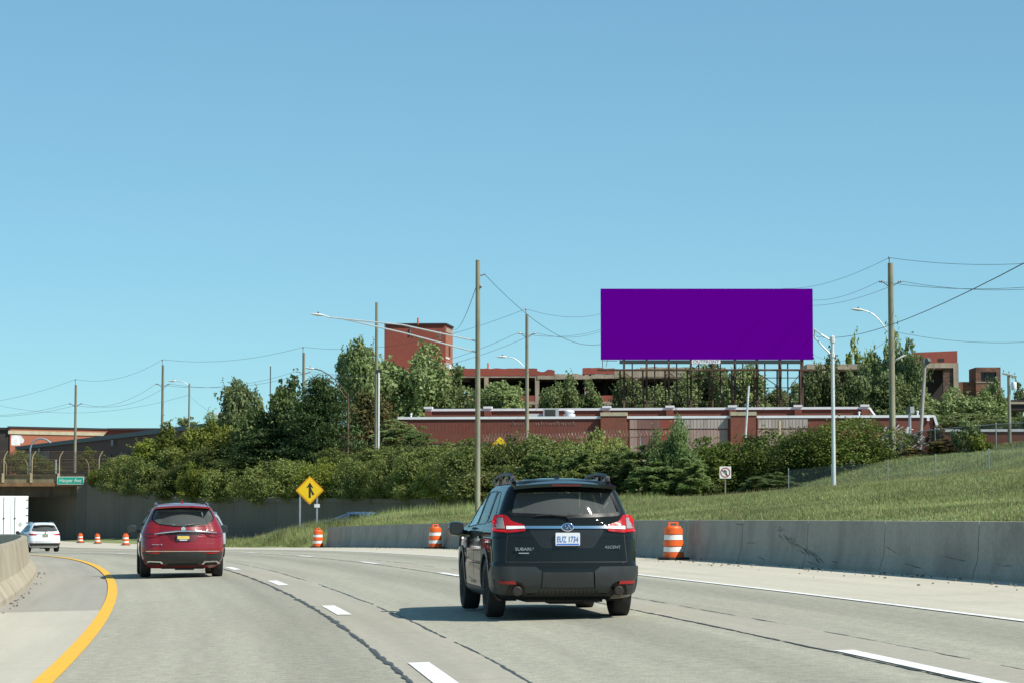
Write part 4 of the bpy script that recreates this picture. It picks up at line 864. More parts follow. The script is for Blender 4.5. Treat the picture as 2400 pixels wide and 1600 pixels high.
drum('orange and white drum at the end of the barrier under the merge sign',128.2,-.55,.9)
drum('sunlit orange and white drum by the mirror of the red SUV',190,.6,.2,.9)
drum('shaded drum under the overpass wall next to the sunlit one',205,2.0,.2,.82); drum('shaded drum under the overpass wall nearest the white SUV',211.5,2.2,.7,.82)

# ---------------------------------------------------------------- fences on the bank
veil_g = veil_mat('galvanised chain link', (.20,.21,.21), .045); veil_d = veil_mat('dense chain link', (.06,.065,.065), .16)
def ground_fence(name,label,pts,h,m,r=.035,rails=True):
    t = thing(name,label,'fence',pts[0]); top = []
    for p in pts: MB().tube([(p[0],p[1],p[2]-.3),(p[0],p[1],p[2]+h)],r,6).lathe([(r*1.4,0),(r*1.4,.05),(0,.08)],n=6,at=(p[0],p[1],p[2]+h)).build('fence_post',steel,t); top.append((p[0],p[1],p[2]+h-.03))
    if rails: MB().tube(top,.022,5).build('top_rail',steel,t)
    for a,b2 in zip(pts[:-1],pts[1:]):
        MB().add([(a[0],a[1],a[2]-.1),(b2[0],b2[1],b2[2]-.1),(b2[0],b2[1],b2[2]+h-.03),(a[0],a[1],a[2]+h-.03)],[(0,1,2,3)]).build('chain_link',m,t)
    return t
def gp3(u,d): x = V(u,1100,d).x; return (x,d,gz(x,d))
ground_fence('wire_fence','low galvanised wire fence running over the crest of the grass bank',[gp3(u,d) for u,d in ((1848,145),(1949,141),(2081,136),(2193,130),(2318,124.5),(2440,119))],1.32,veil_g,.03,False)
ground_fence('wire_fence','taller chain link fence with pale posts in front of the brick wing',[gp3(u,d) for u,d in ((2115,151),(2193,149),(2336,146),(2440,143))],1.55,veil_d)
# razor wire fence in front of the warehouse
pa, pb = V(1130,1034,188), V(1595,1020,184); rz_t = thing('razor_wire_fence','fence topped with coils of razor wire in front of the warehouse','fence',(pa.x,pa.y,STREET))
for t in (0,.25,.37,.51,.62,.8,.99):
    q = pa.lerp(pb,t); MB().tube([(q.x,q.y,STREET-.2),q],.04,6).build('fence_post',steel,rz_t)
MB().tube([pa,pb],.03,5).build('top_rail',fence_rail,rz_t)
hx = []
for k in range(62*10): t = k/620; q = pa.lerp(pb,t); an = k/10*2*math.pi; R = .33*(.8+.25*math.sin(k*.021)); hx.append((q.x,q.y+R*math.cos(an),q.z+.30+R*math.sin(an)))
MB().tube(hx,.013,4).build('razor_coil',mat('dull razor wire',(.38,.30,.24),.5,.4,var=.4,scale=1),rz_t)
# heap of debris by the fence corner
rr = random.Random(4); c = V(2125,1035,153); dp = thing('debris_heap','heap of collapsed pale boards and twisted sheet by the fence corner','debris',(c.x,c.y,gbase(c)-.2))
gbz = gbase(c)-.2
for k in range(44):
    u = rr.uniform(2072,2172); v = 1042-rr.random()*max(4,46-abs(u-2098)*.62); q = V(u,v,152+rr.random()*2.5); e = Vector((rr.uniform(-1,1),rr.uniform(-.6,.6),rr.uniform(-.45,.25)-.25)).normalized()*rr.uniform(.25,.9)
    MB().bar(q-e,q+e,rr.uniform(.05,.30),rr.uniform(.02,.06)).build('board', rr.choice([mat('grey board',(.33,.31,.27),.9,var=.3,scale=3),mat('pale sheet',(.50,.50,.46),.8,var=.3,scale=3),mat('dark scrap',(.07,.07,.065),.9)]), dp)
MB().lathe([(1.5,0),(1.2,.6),(.5,1.3),(0,1.4)],n=10,at=(c.x-.6,c.y+2.2,gbz)).build('rubble_core', mat('dark scrap'), dp)
# ---------------------------------------------------------------- vegetation
def leaves(cn, ax, nm, ln, wd):
    "diamond leaves: centres, long axes, normals, lengths, widths"
    ax = ax/np.linalg.norm(ax, axis=1, keepdims=True); sd = np.cross(ax, nm); sd /= np.linalg.norm(sd, axis=1, keepdims=True)+1e-9
    up = np.cross(sd, ax); L = ln[:,None]; W = wd[:,None]
    v = np.stack([cn-ax*L/2, cn+sd*W/2+up*W*.18+ax*L*.05, cn+ax*L/2-up*L*.12, cn-sd*W/2+up*W*.18+ax*L*.05], 1).reshape(-1,3)
    return v, np.arange(len(v)).reshape(-1,4)
def unit(r, n): d = r.randn(n,3); return d/np.linalg.norm(d, axis=1, keepdims=True)
def lobed_mesh(name, seed, n, leaf, nl=16, lr=(.26,.46), flat=False, tall=0, asp=.55, shell=.55, clump=.35):
    r = np.random.RandomState(seed); ctr = []; rads = []
    for k in range(nl):
        d = unit(r,1)[0]; q = r.rand()**.5*.72; c = d*q; c[2] = c[2]*(.95+tall)+1.0
        if flat: c[2] = abs(d[2])*q*1.55+.28
        ctr.append(c); rads.append(r.uniform(*lr)*(1-.25*max(0,c[2]-1)))
    ctr = np.array(ctr); rads = np.array(rads); w_ = rads**2/np.sum(rads**2); k = r.choice(nl, n*2, p=w_); d = unit(r, n*2); d[:,2] = np.where(r.rand(n*2) < .35, np.abs(d[:,2]), d[:,2])
    rr_ = rads[k]*(shell+(1.08-shell)*r.rand(n*2)**.5); rr_ *= 1+clump*.35*np.sin(d[:,0]*7+k)*np.sin(d[:,1]*6+k*2)*np.cos(d[:,2]*5)
    P = ctr[k]+d*rr_[:,None]
    dist = np.linalg.norm(P[:,None,:]-ctr[None], axis=2)/rads[None]; inside = np.sort(dist, axis=1)[:,0] < .42
    keep = np.where(~inside & (P[:,2] > .01))[0][:n]; P = P[keep]; d = d[keep]
    ns_ = int(len(P)*.012); b0 = r.choice(len(P), ns_); sd_ = d[b0]*.7+r.randn(ns_,3)*.35+np.array((0,0,.55)); sd_ /= np.linalg.norm(sd_,axis=1,keepdims=True); sl_ = r.uniform(.08,.30,ns_)
    tt_ = np.linspace(.1,1,9)[None,:,None]; SP = (P[b0][:,None,:]+sd_[:,None,:]*sl_[:,None,None]*tt_).reshape(-1,3)+r.randn(ns_*9,3)*leaf*.35
    P = np.concatenate([P,SP]); d = np.concatenate([d,np.repeat(sd_,9,axis=0)]); n = len(P)
    nm = d*.9+r.randn(n,3)*.55+np.array((0,0,.35)); ax = r.randn(n,3)*.8+np.array((0,0,-.35))+d*.3
    ln = leaf*r.uniform(.6,1.35,n); v, f = leaves(P, ax, nm, ln, ln*asp)
    return npmesh(name, v, f)
def conifer_mesh(name, seed, n, leaf):
    r = np.random.RandomState(seed); P = []; D = []
    nb = 70
    for b in range(nb):
        tier = b//6; z = .10+1.86*tier/11.7+r.uniform(-.06,.06); R = .98*(1-(z/2.12)**2.0)*r.uniform(.7,1.08)+.06; a = b*1.047+tier*.5+r.uniform(-.3,.3); m = max(12,int(n/nb*(.4+1.4*R)))
        t = r.rand(m)**.6; sp = (.10+.16*t)*(.5+.5*R); x = R*t*np.cos(a)+r.randn(m)*sp*.9; y = R*t*np.sin(a)+r.randn(m)*sp*.9; zz = z-.10*t**2*R+.10*t*R+r.randn(m)*.045
        P.append(np.stack([x,y,zz],1)); D.append(np.stack([np.cos(a)*np.ones(m),np.sin(a)*np.ones(m),.35*np.ones(m)],1))
    P = np.concatenate(P); D = np.concatenate(D); n = len(P); ax = D+r.randn(n,3)*.7; nm = r.randn(n,3)*.5+np.array((0,0,1.)); ln = leaf*r.uniform(.6,1.3,n)
    v,f = leaves(P,ax,nm,ln,ln*.34); v[:,2] = np.maximum(v[:,2],0); return npmesh(name,v,f)
def sumac_mesh(name, seed, nf, flen=.42, lf=.17):
    "drooping compound fronds with paired leaflets"
    r = np.random.RandomState(seed); Ps,As,Ns = [],[],[]
    ros = [(d_*(.30+.62*r.rand()**.6)*np.array((.9,.9,.9))+np.array((0,0,1.0))) for d_ in unit(r,90)]
    for k in range(nf):
        o = ros[k%90]+r.randn(3)*.035; h = r.randn(3)*np.array((1,1,0))+(o-np.array((0,0,o[2])))*.9; h /= np.linalg.norm(h)+1e-6
        L = flen*r.uniform(.7,1.25); sd = np.cross(h,(0,0,1)); sd /= np.linalg.norm(sd)
        for j in range(9):
            t = (j+1)/9; c = o+h*L*t+np.array((0,0,.42*L*t-.50*L*t*t))
            for sg in (-1,1):
                Ps.append(c+sd*sg*lf*.42); As.append(sd*sg+h*.45+np.array((0,0,-.35))); Ns.append(np.array((0,0,1.))+sd*sg*.3+r.randn(3)*.18)
    P,A,Nn = np.array(Ps),np.array(As),np.array(Ns); n = len(P); ln = lf*r.uniform(.75,1.15,n); v,f = leaves(P,A,Nn,ln,ln*.34); v[:,2] = np.maximum(v[:,2],0); return npmesh(name,v,f)
LM = dict(hedge=leaf_mat('hedge leaves',(.110,.155,.038),(.250,.275,.075)), olive=leaf_mat('olive leaves',(0.132,0.178,0.025),(0.256,0.271,0.046)), dark=leaf_mat('dark leaves',(.055,.095,.026),(.145,.185,.055),var=.2),
          pine=leaf_mat('pine needles',(.042,.085,.028),(.115,.170,.055),trans=.15,var=.15), pale=leaf_mat('pale leaves',(.115,.175,.055),(.245,.290,.115)), mid=leaf_mat('tree leaves',(.125,.185,.060),(.285,.335,.135)), sumac=leaf_mat('sumac leaves',(0.096,0.163,0.046),(0.240,0.310,0.109)), privet=leaf_mat('privet leaves',(0.059,0.102,0.019),(0.155,0.194,0.034)), rusty=leaf_mat('turning leaves',(.115,.160,.050),(.330,.230,.090)))
bark = mat('bark',(.12,.10,.075),.95,var=.3,scale=4); twig = mat('dead twig',(.40,.36,.30),.9)
MESH = {}
def veg_mesh(kind, var):
    k = (kind,var)
    if k not in MESH:
        s = var*17+hash(kind)%1 + len(kind)*101
        if kind == 'bush': me = lobed_mesh('foliage',s,13000,.060,40,(.12,.34),flat=True,asp=.55,shell=.4,clump=1.)
        elif kind == 'broad': me = lobed_mesh('foliage',s,8000,.070,36,(.13,.31),asp=.75,shell=.25,clump=.9)
        elif kind == 'airy': me = lobed_mesh('foliage',s,3600,.085,26,(.10,.26),asp=.8,tall=.1,shell=.1,clump=1.)
        elif kind == 'conifer': me = conifer_mesh('foliage',s,20000,.085)
        elif kind == 'sumac': me = sumac_mesh('foliage',s,1000,.21,.088)
        elif kind == 'privet': me = lobed_mesh('foliage',s,15000,.05,26,(.26,.44),flat=True,asp=.55,shell=.6)
        co = np.empty(len(me.vertices)*3, np.float32); me.vertices.foreach_get('co', co); co = co.reshape(-1,3)
        lo, hi = np.percentile(co, 1.0, axis=0), np.percentile(co, 99.0, axis=0)
        if kind in ('bush','privet'): lo[2] = 0
        co = (co-(lo+hi)/2)/((hi-lo)/2); co[:,2] += 1
        me.vertices.foreach_set('co', co.ravel()); me.update()
        MESH[k] = me
    return MESH[k]
rv = random.Random(12)
def plant(name, label, cat, u, vt, vb, hw, d, kind, lm, var, zb=None, group=None, depth=None, stems=3):
    top = V(u,vt,d); bot = V(u,vb,d); ctr = V(u,(vt+vb)/2,d); rx = hw*d/FPX; h = top.z-bot.z
    zg = gbase(Vector((ctr.x,d,0))) if zb is None else zb
    t = thing(name,label,cat,(ctr.x,d,zg),group=group)
    me = veg_mesh(kind,var); me2 = me.copy() if me.materials and me.materials[0] != LM[lm] else me
    if me2 is not me:
        key = (kind,var,lm)
        if key in MESH: bpy.data.meshes.remove(me2); me2 = MESH[key]
        else: me2.materials.clear(); me2.materials.append(LM[lm]); MESH[key] = me2
    elif not me.materials: me.materials.append(LM[lm]); MESH[(kind,var,lm)] = me
    o = bpy.data.objects.new('crown' if cat == 'tree' else 'foliage', me2); C.objects.link(o); o.parent = t; o.location = (0,0,bot.z-zg); ry = depth or min(rx,3.2 if kind in('bush','privet') else 9)
    o.scale = (rx*1.04,ry,h/2*1.03); o.rotation_euler = (0,0,rv.uniform(-.5,.5) if ry < .7*rx else rv.uniform(0,6.28))
    mb = MB(); zc2 = bot.z-zg+h*.8
    if cat == 'tree':
        r0 = max(.12,rx*.055); mb.tube([(0,0,-.3),(rx*.04,0,zc2*.4),(-.02*rx,.05,zc2)],(r0,r0*.7,r0*.2),7)
        for k in range(6): a_ = k*2.2; z = (bot.z-zg)+h*(.12+.09*k); mb.tube([(0,0,z),(rx*.3*math.cos(a_),ry*.3*math.sin(a_),z+h*.10),(rx*.62*math.cos(a_),ry*.62*math.sin(a_),z+h*.24)],(r0*.45,r0*.3,.02),5)
        mb.build('trunk',bark,t,60,True)
    else:
        for k in range(stems): a_ = k*2.1+u; mb = MB().tube([(.12*rx*math.cos(a_),.12*ry*math.sin(a_),-.3),(.2*rx*math.cos(a_),.2*ry*math.sin(a_),zc2*.4),(.45*rx*math.cos(a_),.4*ry*math.sin(a_),zc2*.85)],(.06,.045,.015),5); mb.build('stem',bark,t,60,True)
    return t
def walld(u):
    "depth of the retaining wall line at photo column u"
    us = [1200+FPX*x/y for x,y in WALL]; return float(np.interp(u, us, [y for x,y in WALL]))
GB = 'bushes overhanging the retaining wall'; HB = 'bushes of the hedge beside the ramp'
LO = ['small bush hanging beside the green street sign','bush drooping over the corner where wall and overpass meet','bush over the wall above the sunlit drum','bush over the wall left of the red SUV roof','bush over the wall straight above the red SUV','bush over the wall above the pale silver SUV','bush over the wall between the silver SUV and the merge sign','bush over the wall behind the left corner of the merge sign','bush over the wall right of the merge sign','bush over the wall at the foot of the rusty lamp post','bush over the wall at the foot of the conduit pole','bush over the wall just right of the conduit pole','bush over the wall left of the tall lamp pole','bush over the wall directly behind the tall lamp pole']
LS = ['bush on the slope nearest the overpass fence','bush on the slope under the first yellow green tree','bush on the slope below the brown lamp post','bush on the slope under the feathery tree','bush on the slope under the very dark round tree','bush on the slope under the layered pine','bush on the slope behind the conduit pole','bush on the slope below the left end of the warehouse','bush on the slope before the dark band of the warehouse']
LH = ['hedge bush just right of the tall lamp pole','hedge bush hiding the post of the small warning sign','hedge bush at the foot of the pole behind the warning sign','hedge bush under the round roof ventilator','hedge bush below the first coils of razor wire','hedge bush below the first warehouse pilaster','low hedge bush above the left roof rail of the dark SUV','low hedge bush above the roof of the dark SUV','low hedge bush between the tall lamp pole and the dark SUV']
LY = ['yellow green tree nearest the overpass','yellow green tree around the second utility pole','yellow green tree behind the brown lamp post','yellow green tree touching the feathery tree','low yellow green shrub tree by the curved fence post']
LT = ['dark bush left of the turn sign','dark bush right of the turn sign','dark bush under the grey blind windows','low dark bush straight behind the turn sign','low dark bush behind the small fanning sumac']
LC = ['sumac leaning toward the dark SUV','sumac in the middle of the tall clump','tallest sumac stem topping the hedge','low sumac skirt in front of the clump','low sumac skirt beside the turn sign']
LG = ['feathery sumac in the hedge above the left SUV roof rail','feathery sumac in the hedge above the SUV roof','feathery sumac in the hedge above the right SUV roof rail']
lab_o = ''; lab_h = 'dense green bush in the hedge below the warehouse'
for k,(u,vt,vb,hw) in enumerate(((230,1098,1142,24),(275,1082,1158,38),(335,1082,1172,45),(400,1098,1178,44),(468,1092,1180,48),(540,1098,1182,46),(612,1092,1184,48),(690,1085,1180,50),(762,1082,1174,48),(832,1086,1178,46),(905,1080,1182,48),(975,1072,1190,48),(1045,1066,1182,46),(1110,1062,1176,44))):
    d = walld(u)+.6; plant('bush',LO[k],'bush',u,vt,vb,hw,d,'bush','hedge' if k%4 else 'olive',k%4,group=GB,depth=2.3)
for k,(u,vt,vb,hw) in enumerate(((318,1066,1125,46),(395,1056,1130,50),(480,1055,1130,55),(580,1070,1130,55),(680,1078,1130,50),(790,1058,1125,55),(880,1052,1120,55),(960,1040,1120,50),(1040,1044,1115,50))):
    plant('bush',LS[k],'bush',u,vt,vb,hw,walld(u)+5,'bush','hedge',(k+1)%4,group='bushes on the slope behind',depth=2.6)
for k,(u,vt,vb,hw) in enumerate(((362,1034,1110,52),(418,1000,1100,46),(490,996,1090,52),(545,1010,1100,46),(300,1082,1125,40))):
    plant('shrub_tree',LY[k],'tree',u,vt,vb,hw,walld(u)+9,'broad','olive',k%3,group='yellow green trees')
plant('ailanthus_tree','grey green feathery tree standing left of the dark pines','tree',562,905,1080,50,218,'broad','mid',0)
plant('ailanthus_tree','low pale tree beneath the feathery one by the white parapet','tree',520,975,1060,42,222,'broad','mid',1)
plant('maple_tree','very dark dense round tree between the feathery tree and the pine','tree',655,908,1098,82,206,'broad','dark',2)
plant('pine_tree','dark green layered pine in front of the rusty lamp post','tree',755,898,1096,88,200,'conifer','pine',0)
plant('pine_tree','low spreading dark pine bough mass below the round dark tree','tree',640,1010,1095,95,203,'conifer','pine',1)
plant('young_tree','leafy tree with orange seed clusters behind the conduit pole','tree',870,930,1085,62,205,'broad','rusty',0)
plant('young_tree','loose green tree under the tower beside the warehouse corner','tree',925,990,1080,55,200,'sumac','mid',1)
plant('shrub_tree','tall pale frondy shrub beside the left end of the warehouse','shrub',985,1005,1080,38,192,'sumac','sumac',1,stems=4)
# hedge right of the tall pole
for k,(u,vt,vb,hw) in enumerate(((1110,1042,1170,50),(1170,1036,1172,52),(1235,1038,1175,52),(1300,1036,1180,54),(1365,1032,1185,52),(1430,1028,1185,54),(1215,1100,1182,60),(1330,1105,1185,60),(1130,1100,1178,55))):
    d = 163-(k > 5)*5-max(0,(u-1200)*.012); plant('bush',LH[k],'bush',u,vt,vb,hw,d,'bush','hedge',k%4,zb=gz(V(u,1150,d).x,d)-.3,group=HB,depth=3)
for k,(u,vt,vb,hw) in enumerate(((1262,1060,1150,42),(1350,1055,1150,44),(1440,1058,1160,46))):
    d = 157; plant('sumac_bush',LG[k],'bush',u,vt,vb,hw,d,'sumac','sumac',k%3,zb=gz(V(u,1150,d).x,d)-.3,group='sumac in the hedge')
for k,(u,vt,vb,hw) in enumerate(((1505,1050,1168,50),(1555,1024,1172,46),(1598,996,1175,46),(1535,1085,1180,56),(1610,1080,1180,50))):
    d = 155; plant('sumac_shrub',LC[k],'shrub',u,vt,vb,hw,d-k*.8,'bush' if k in (1,2) else 'sumac','sumac',k%3,zb=gz(V(u,1150,d).x,d)-.3,group='tall sumac clump')
for k,(u,vt,vb,hw) in enumerate(((1660,1040,1178,60),(1735,1036,1178,60),(1800,1026,1170,52),(1690,1075,1178,60),(1775,1080,1172,55))):
    d = 157; plant('bush',LT[k],'bush',u,vt,vb,hw,d,'bush','privet',k%4,zb=gz(V(u,1150,d).x,d)-.3,group='bushes behind the turn sign',depth=3)
plant('privet_bush','big rounded dark green bush between the lamp post and the thick pole','bush',1972,988,1120,118,152,'privet','privet',0,zb=3.4,depth=4)
plant('privet_bush','rounded dark green bush left of the pale metal lamp post','bush',1880,1012,1135,72,152,'privet','privet',1,zb=3.0,depth=3)
plant('privet_bush','lower end of the rounded bush beside the debris heap','bush',2058,1035,1095,45,153,'privet','privet',2,zb=4.2,depth=2.5)
plant('sumac_bush','small pale sumac fanning out before the wire fence','bush',1800,1112,1178,66,147.5,'sumac','sumac',2,zb=gz(V(1800,1150,147.5).x,147.5)-.2)
# trees behind the warehouse
TB = 'trees between the warehouse and the ruined factory'
for k,(u,vt,hw,lm,kind,lab) in enumerate(((838,815,48,'pale','broad','slender pale poplar beside the conduit pole'),(948,826,84,'pale','broad','broad pale poplar covering the foot of the brick tower'),(1052,868,52,'pale','airy','loose pale poplar left of the tall lamp pole'),
     (1170,905,62,'mid','broad','low round tree under the factory window bays'),(1310,892,42,'pale','broad','small pale tree rising in front of the factory column'),(1385,900,36,'pale','airy','thin pale tree at the left leg of the billboard'),
     (1480,890,34,'pale','broad','wispy tree behind the first billboard legs'),(1575,892,46,'mid','broad','leafy tree behind the middle legs of the billboard'),(1650,858,54,'mid','broad','tall leafy tree under the billboard name plate'),
     (1738,866,42,'mid','broad','open tree behind the leaning white post'),(1800,900,34,'mid','broad','small round tree low behind the billboard trestle'),(1862,905,32,'mid','airy','sparse tree at the last billboard legs'))):
    plant('poplar_tree',lab,'tree',u,vt,1000 if u > 1060 else 1010,hw*(1.25 if u > 1400 else 1.08),252+k%3*5,kind,lm,k%3,zb=STREET,group=TB)
for k,(u,vt,hw,d,lm,kind,lab) in enumerate(((1925,848,50,252,'mid','broad','leafy tree just right of the billboard'),(2010,885,52,250,'mid','broad','leafy tree behind the pale metal lamp post top'),(2008,812,30,345,'olive','airy','distant yellowish tree above the concrete beam'),
     (2066,802,46,262,'mid','broad','tall narrow tree directly behind the thick wooden pole'),(2118,822,50,258,'mid','broad','tall tree before the red brick penthouse'),(2095,890,60,250,'mid','broad','low tree behind the thick wooden pole'),(2200,918,56,255,'mid','broad','leafy tree below the penthouse opening'),
     (2290,925,60,255,'mid','broad','leafy tree below the burnt brick block'),(2375,905,34,345,'pale','airy','thin distant tree behind the crossarm pole'),(2330,895,26,256,'mid','airy','sprig of a tree in front of the burnt brick wall'),(2395,975,40,250,'mid','broad','low tree at the foot of the crossarm pole'),(2265,970,90,246,'mid','broad','wide low thicket along the brick wing coping'),(2120,960,80,246,'mid','broad','low thicket behind the warehouse end'))):
    plant('poplar_tree',lab,'tree',u,vt,1015,hw,d,kind,lm,(k+1)%3,zb=STREET,group='trees right of the billboard')
plant('small_tree','small pale tree peeking over the shaded roofline','tree',440,978,1010,22,300,'airy','pale',1,zb=STREET)
plant('bush','green bush behind the overpass fence','bush',55,1062,1112,48,252,'bush','hedge',1,zb=STREET); plant('bush','low green bush behind the overpass fence beside the pale post','bush',100,1080,1112,40,252,'bush','hedge',2,zb=STREET)
plant('dead_bush','twiggy olive shrub behind the bridge fence','bush',205,1052,1112,20,250,'sumac','olive',1,zb=STREET)
# weeds by the chain link fence
for k,(u,vt,vb,hw,d,lm,kind) in enumerate(((2195,1000,1070,22,149.5,'rusty','sumac'),(2265,985,1060,30,147.5,'pale','airy'),(2210,1030,1075,34,148.4,'rusty','sumac'),(2300,1020,1068,24,146.5,'olive','airy'),(2140,1050,1075,26,150.2,'rusty','sumac'))):
    plant('weed',['rusty brown weed beside the debris heap post','pale leafy weed rising above the fence rail','low rusty weed spread along the fence foot','yellow green weed toward the crossarm pole','low dry weed next to the debris heap'][k],'plant',u,vt,vb,hw,d,kind,lm,k%2,zb=gz(V(u,1060,d).x,d)-.1,group='weeds at the fence')

# ---------------------------------------------------------------- grass
r = np.random.RandomState(4)
def blades(name, label, x, y, z, h, w_, m, lean=.45):
    n = len(x); a = r.rand(n)*6.283; la = r.rand(n)*6.283; lm_ = r.rand(n)*lean*h
    b0 = np.stack([x-np.cos(a)*w_/2, y-np.sin(a)*w_/2, z-.05], 1); b1 = np.stack([x+np.cos(a)*w_/2, y+np.sin(a)*w_/2, z-.05], 1); tp_ = np.stack([x+np.cos(la)*lm_, y+np.sin(la)*lm_, z+h], 1)
    v = np.stack([b0,b1,tp_],1).reshape(-1,3); o = put(name, npmesh(name, v, np.arange(3*n).reshape(-1,3)), m); return tag(o, label, 'grass', kind='stuff')
grass_m = leaf_mat('grass blades',(.165,.225,.065),(.350,.370,.150),trans=.3,var=0); straw_m = leaf_mat('straw',(.26,.25,.11),(.36,.30,.14),trans=.2,var=0)
def scatter(n, s0, s1, omax):
    s = s0+(s1-s0)*r.rand(n); o = .42+(omax-.42)*r.rand(n); P = road(s,o); return s,o,P
n_ = 520000; ug = r.uniform(600,2500,n_); dg_ = 34+116*r.rand(n_)**.85; P = np.stack([(ug-1200)/FPX*dg_, dg_, 0*dg_], 1); s, o = to_so(P[:,0], P[:,1]); zt_ = terr(P[:,0],P[:,1]); u_ = 1200+FPX*P[:,0]/P[:,1]
ok = (o > .42) & ((s < 128.4) | (o > 14)) & (zt_ > zprof(s)+.2); x,y,z,s1,o1 = P[ok,0],P[ok,1],zt_[ok],s[ok],o[ok]
den = .5+.5*np.sin(x*.6+np.sin(y*.3))*np.sin(y*.23+x*.2); hh = (.05+.13*r.rand(len(x)))*(.5+.9*den)*np.clip(y/105,.5,1.1); edge = np.clip(o1/1.5,.35,1)
blades('grass','long uneven grass on the bank behind the concrete barrier',x,y,z,hh*edge,.03+.045*r.rand(len(x)),grass_m,1.3)
k = r.rand(len(x)) < .10; blades('dry_grass','pale seed stalks standing in the bank grass',x[k],y[k],z[k],hh[k]*edge[k]*1.5+.05,np.full(k.sum(),.022),straw_m,.3)
# gore grass beyond the barrier end
s = 129+r.rand(60000)*40; o = 1.1+r.rand(60000)*7; P = road(s,o); b0 = zprof(s)-.012; zt_ = b0+(np.maximum(terr(P[:,0],P[:,1]),b0)-b0)*np.clip((o-.3)/1.6,0,1)
ok = (o < 1.1+np.clip((172-s)/6,0,7)) ; x,y,z = P[ok,0],P[ok,1],zt_[ok]; hh = (.25+.5*r.rand(len(x)))*np.clip((o[ok]-.9)/1.2,.3,1)
blades('grass','tall weedy grass in the gore around the merge sign posts',x,y,z,hh,.04+.03*r.rand(len(x)),grass_m); k = r.rand(len(x)) < .12; blades('dry_grass','dry stalks in the gore grass',x[k],y[k],z[k],hh[k]*1.3,np.full(k.sum(),.03),straw_m,.3)
# crest weeds
n = 9000; uu = r.uniform(760,1560,n); dd_ = r.uniform(143,152,n); x = (uu-1200)/FPX*dd_; z = terr(x,dd_); blades('grass','ragged weeds along the crest of the bank before the ramp',x,dd_,z,.10+.45*r.rand(n)**3,np.full(n,.035),grass_m,.3)
# white flower heads and litter
mbf = MB(); rr = random.Random(9)
for k in range(120):
    u = rr.uniform(1500,2400); d = rr.uniform(60,140); x = (u-1200)/FPX*d
    if to_so(x,d)[1][0] > 1: q = rr.uniform(.02,.06); z = gz(x,d)+.28; mbf.add([(x-q,d,z),(x,d-q,z+.01),(x+q,d,z),(x,d+q,z+.01)],[(0,1,2,3)])
tag(mbf.build('wildflowers',mat('white petals',(.75,.75,.72),.7)),'scattered white flower heads in the bank grass','flowers',kind='stuff')
for u,v,lab in ((2235,1154,'small white scrap of litter lying on the grass slope'),(1855,1176,'small orange pink scrap of litter on the grass')):
    for d in np.arange(140,50,-.5):
        p = V(u,v,d)
        if p.z < gz(p.x,p.y)+.2: break
    tag(MB().box((p.x-.08,p.y-.06,p.z-.06),(p.x+.07,p.y+.05,p.z+.05)).build('litter', sign_white if u > 2000 else mat('pink scrap',(.7,.3,.2),.7)),lab,'litter')
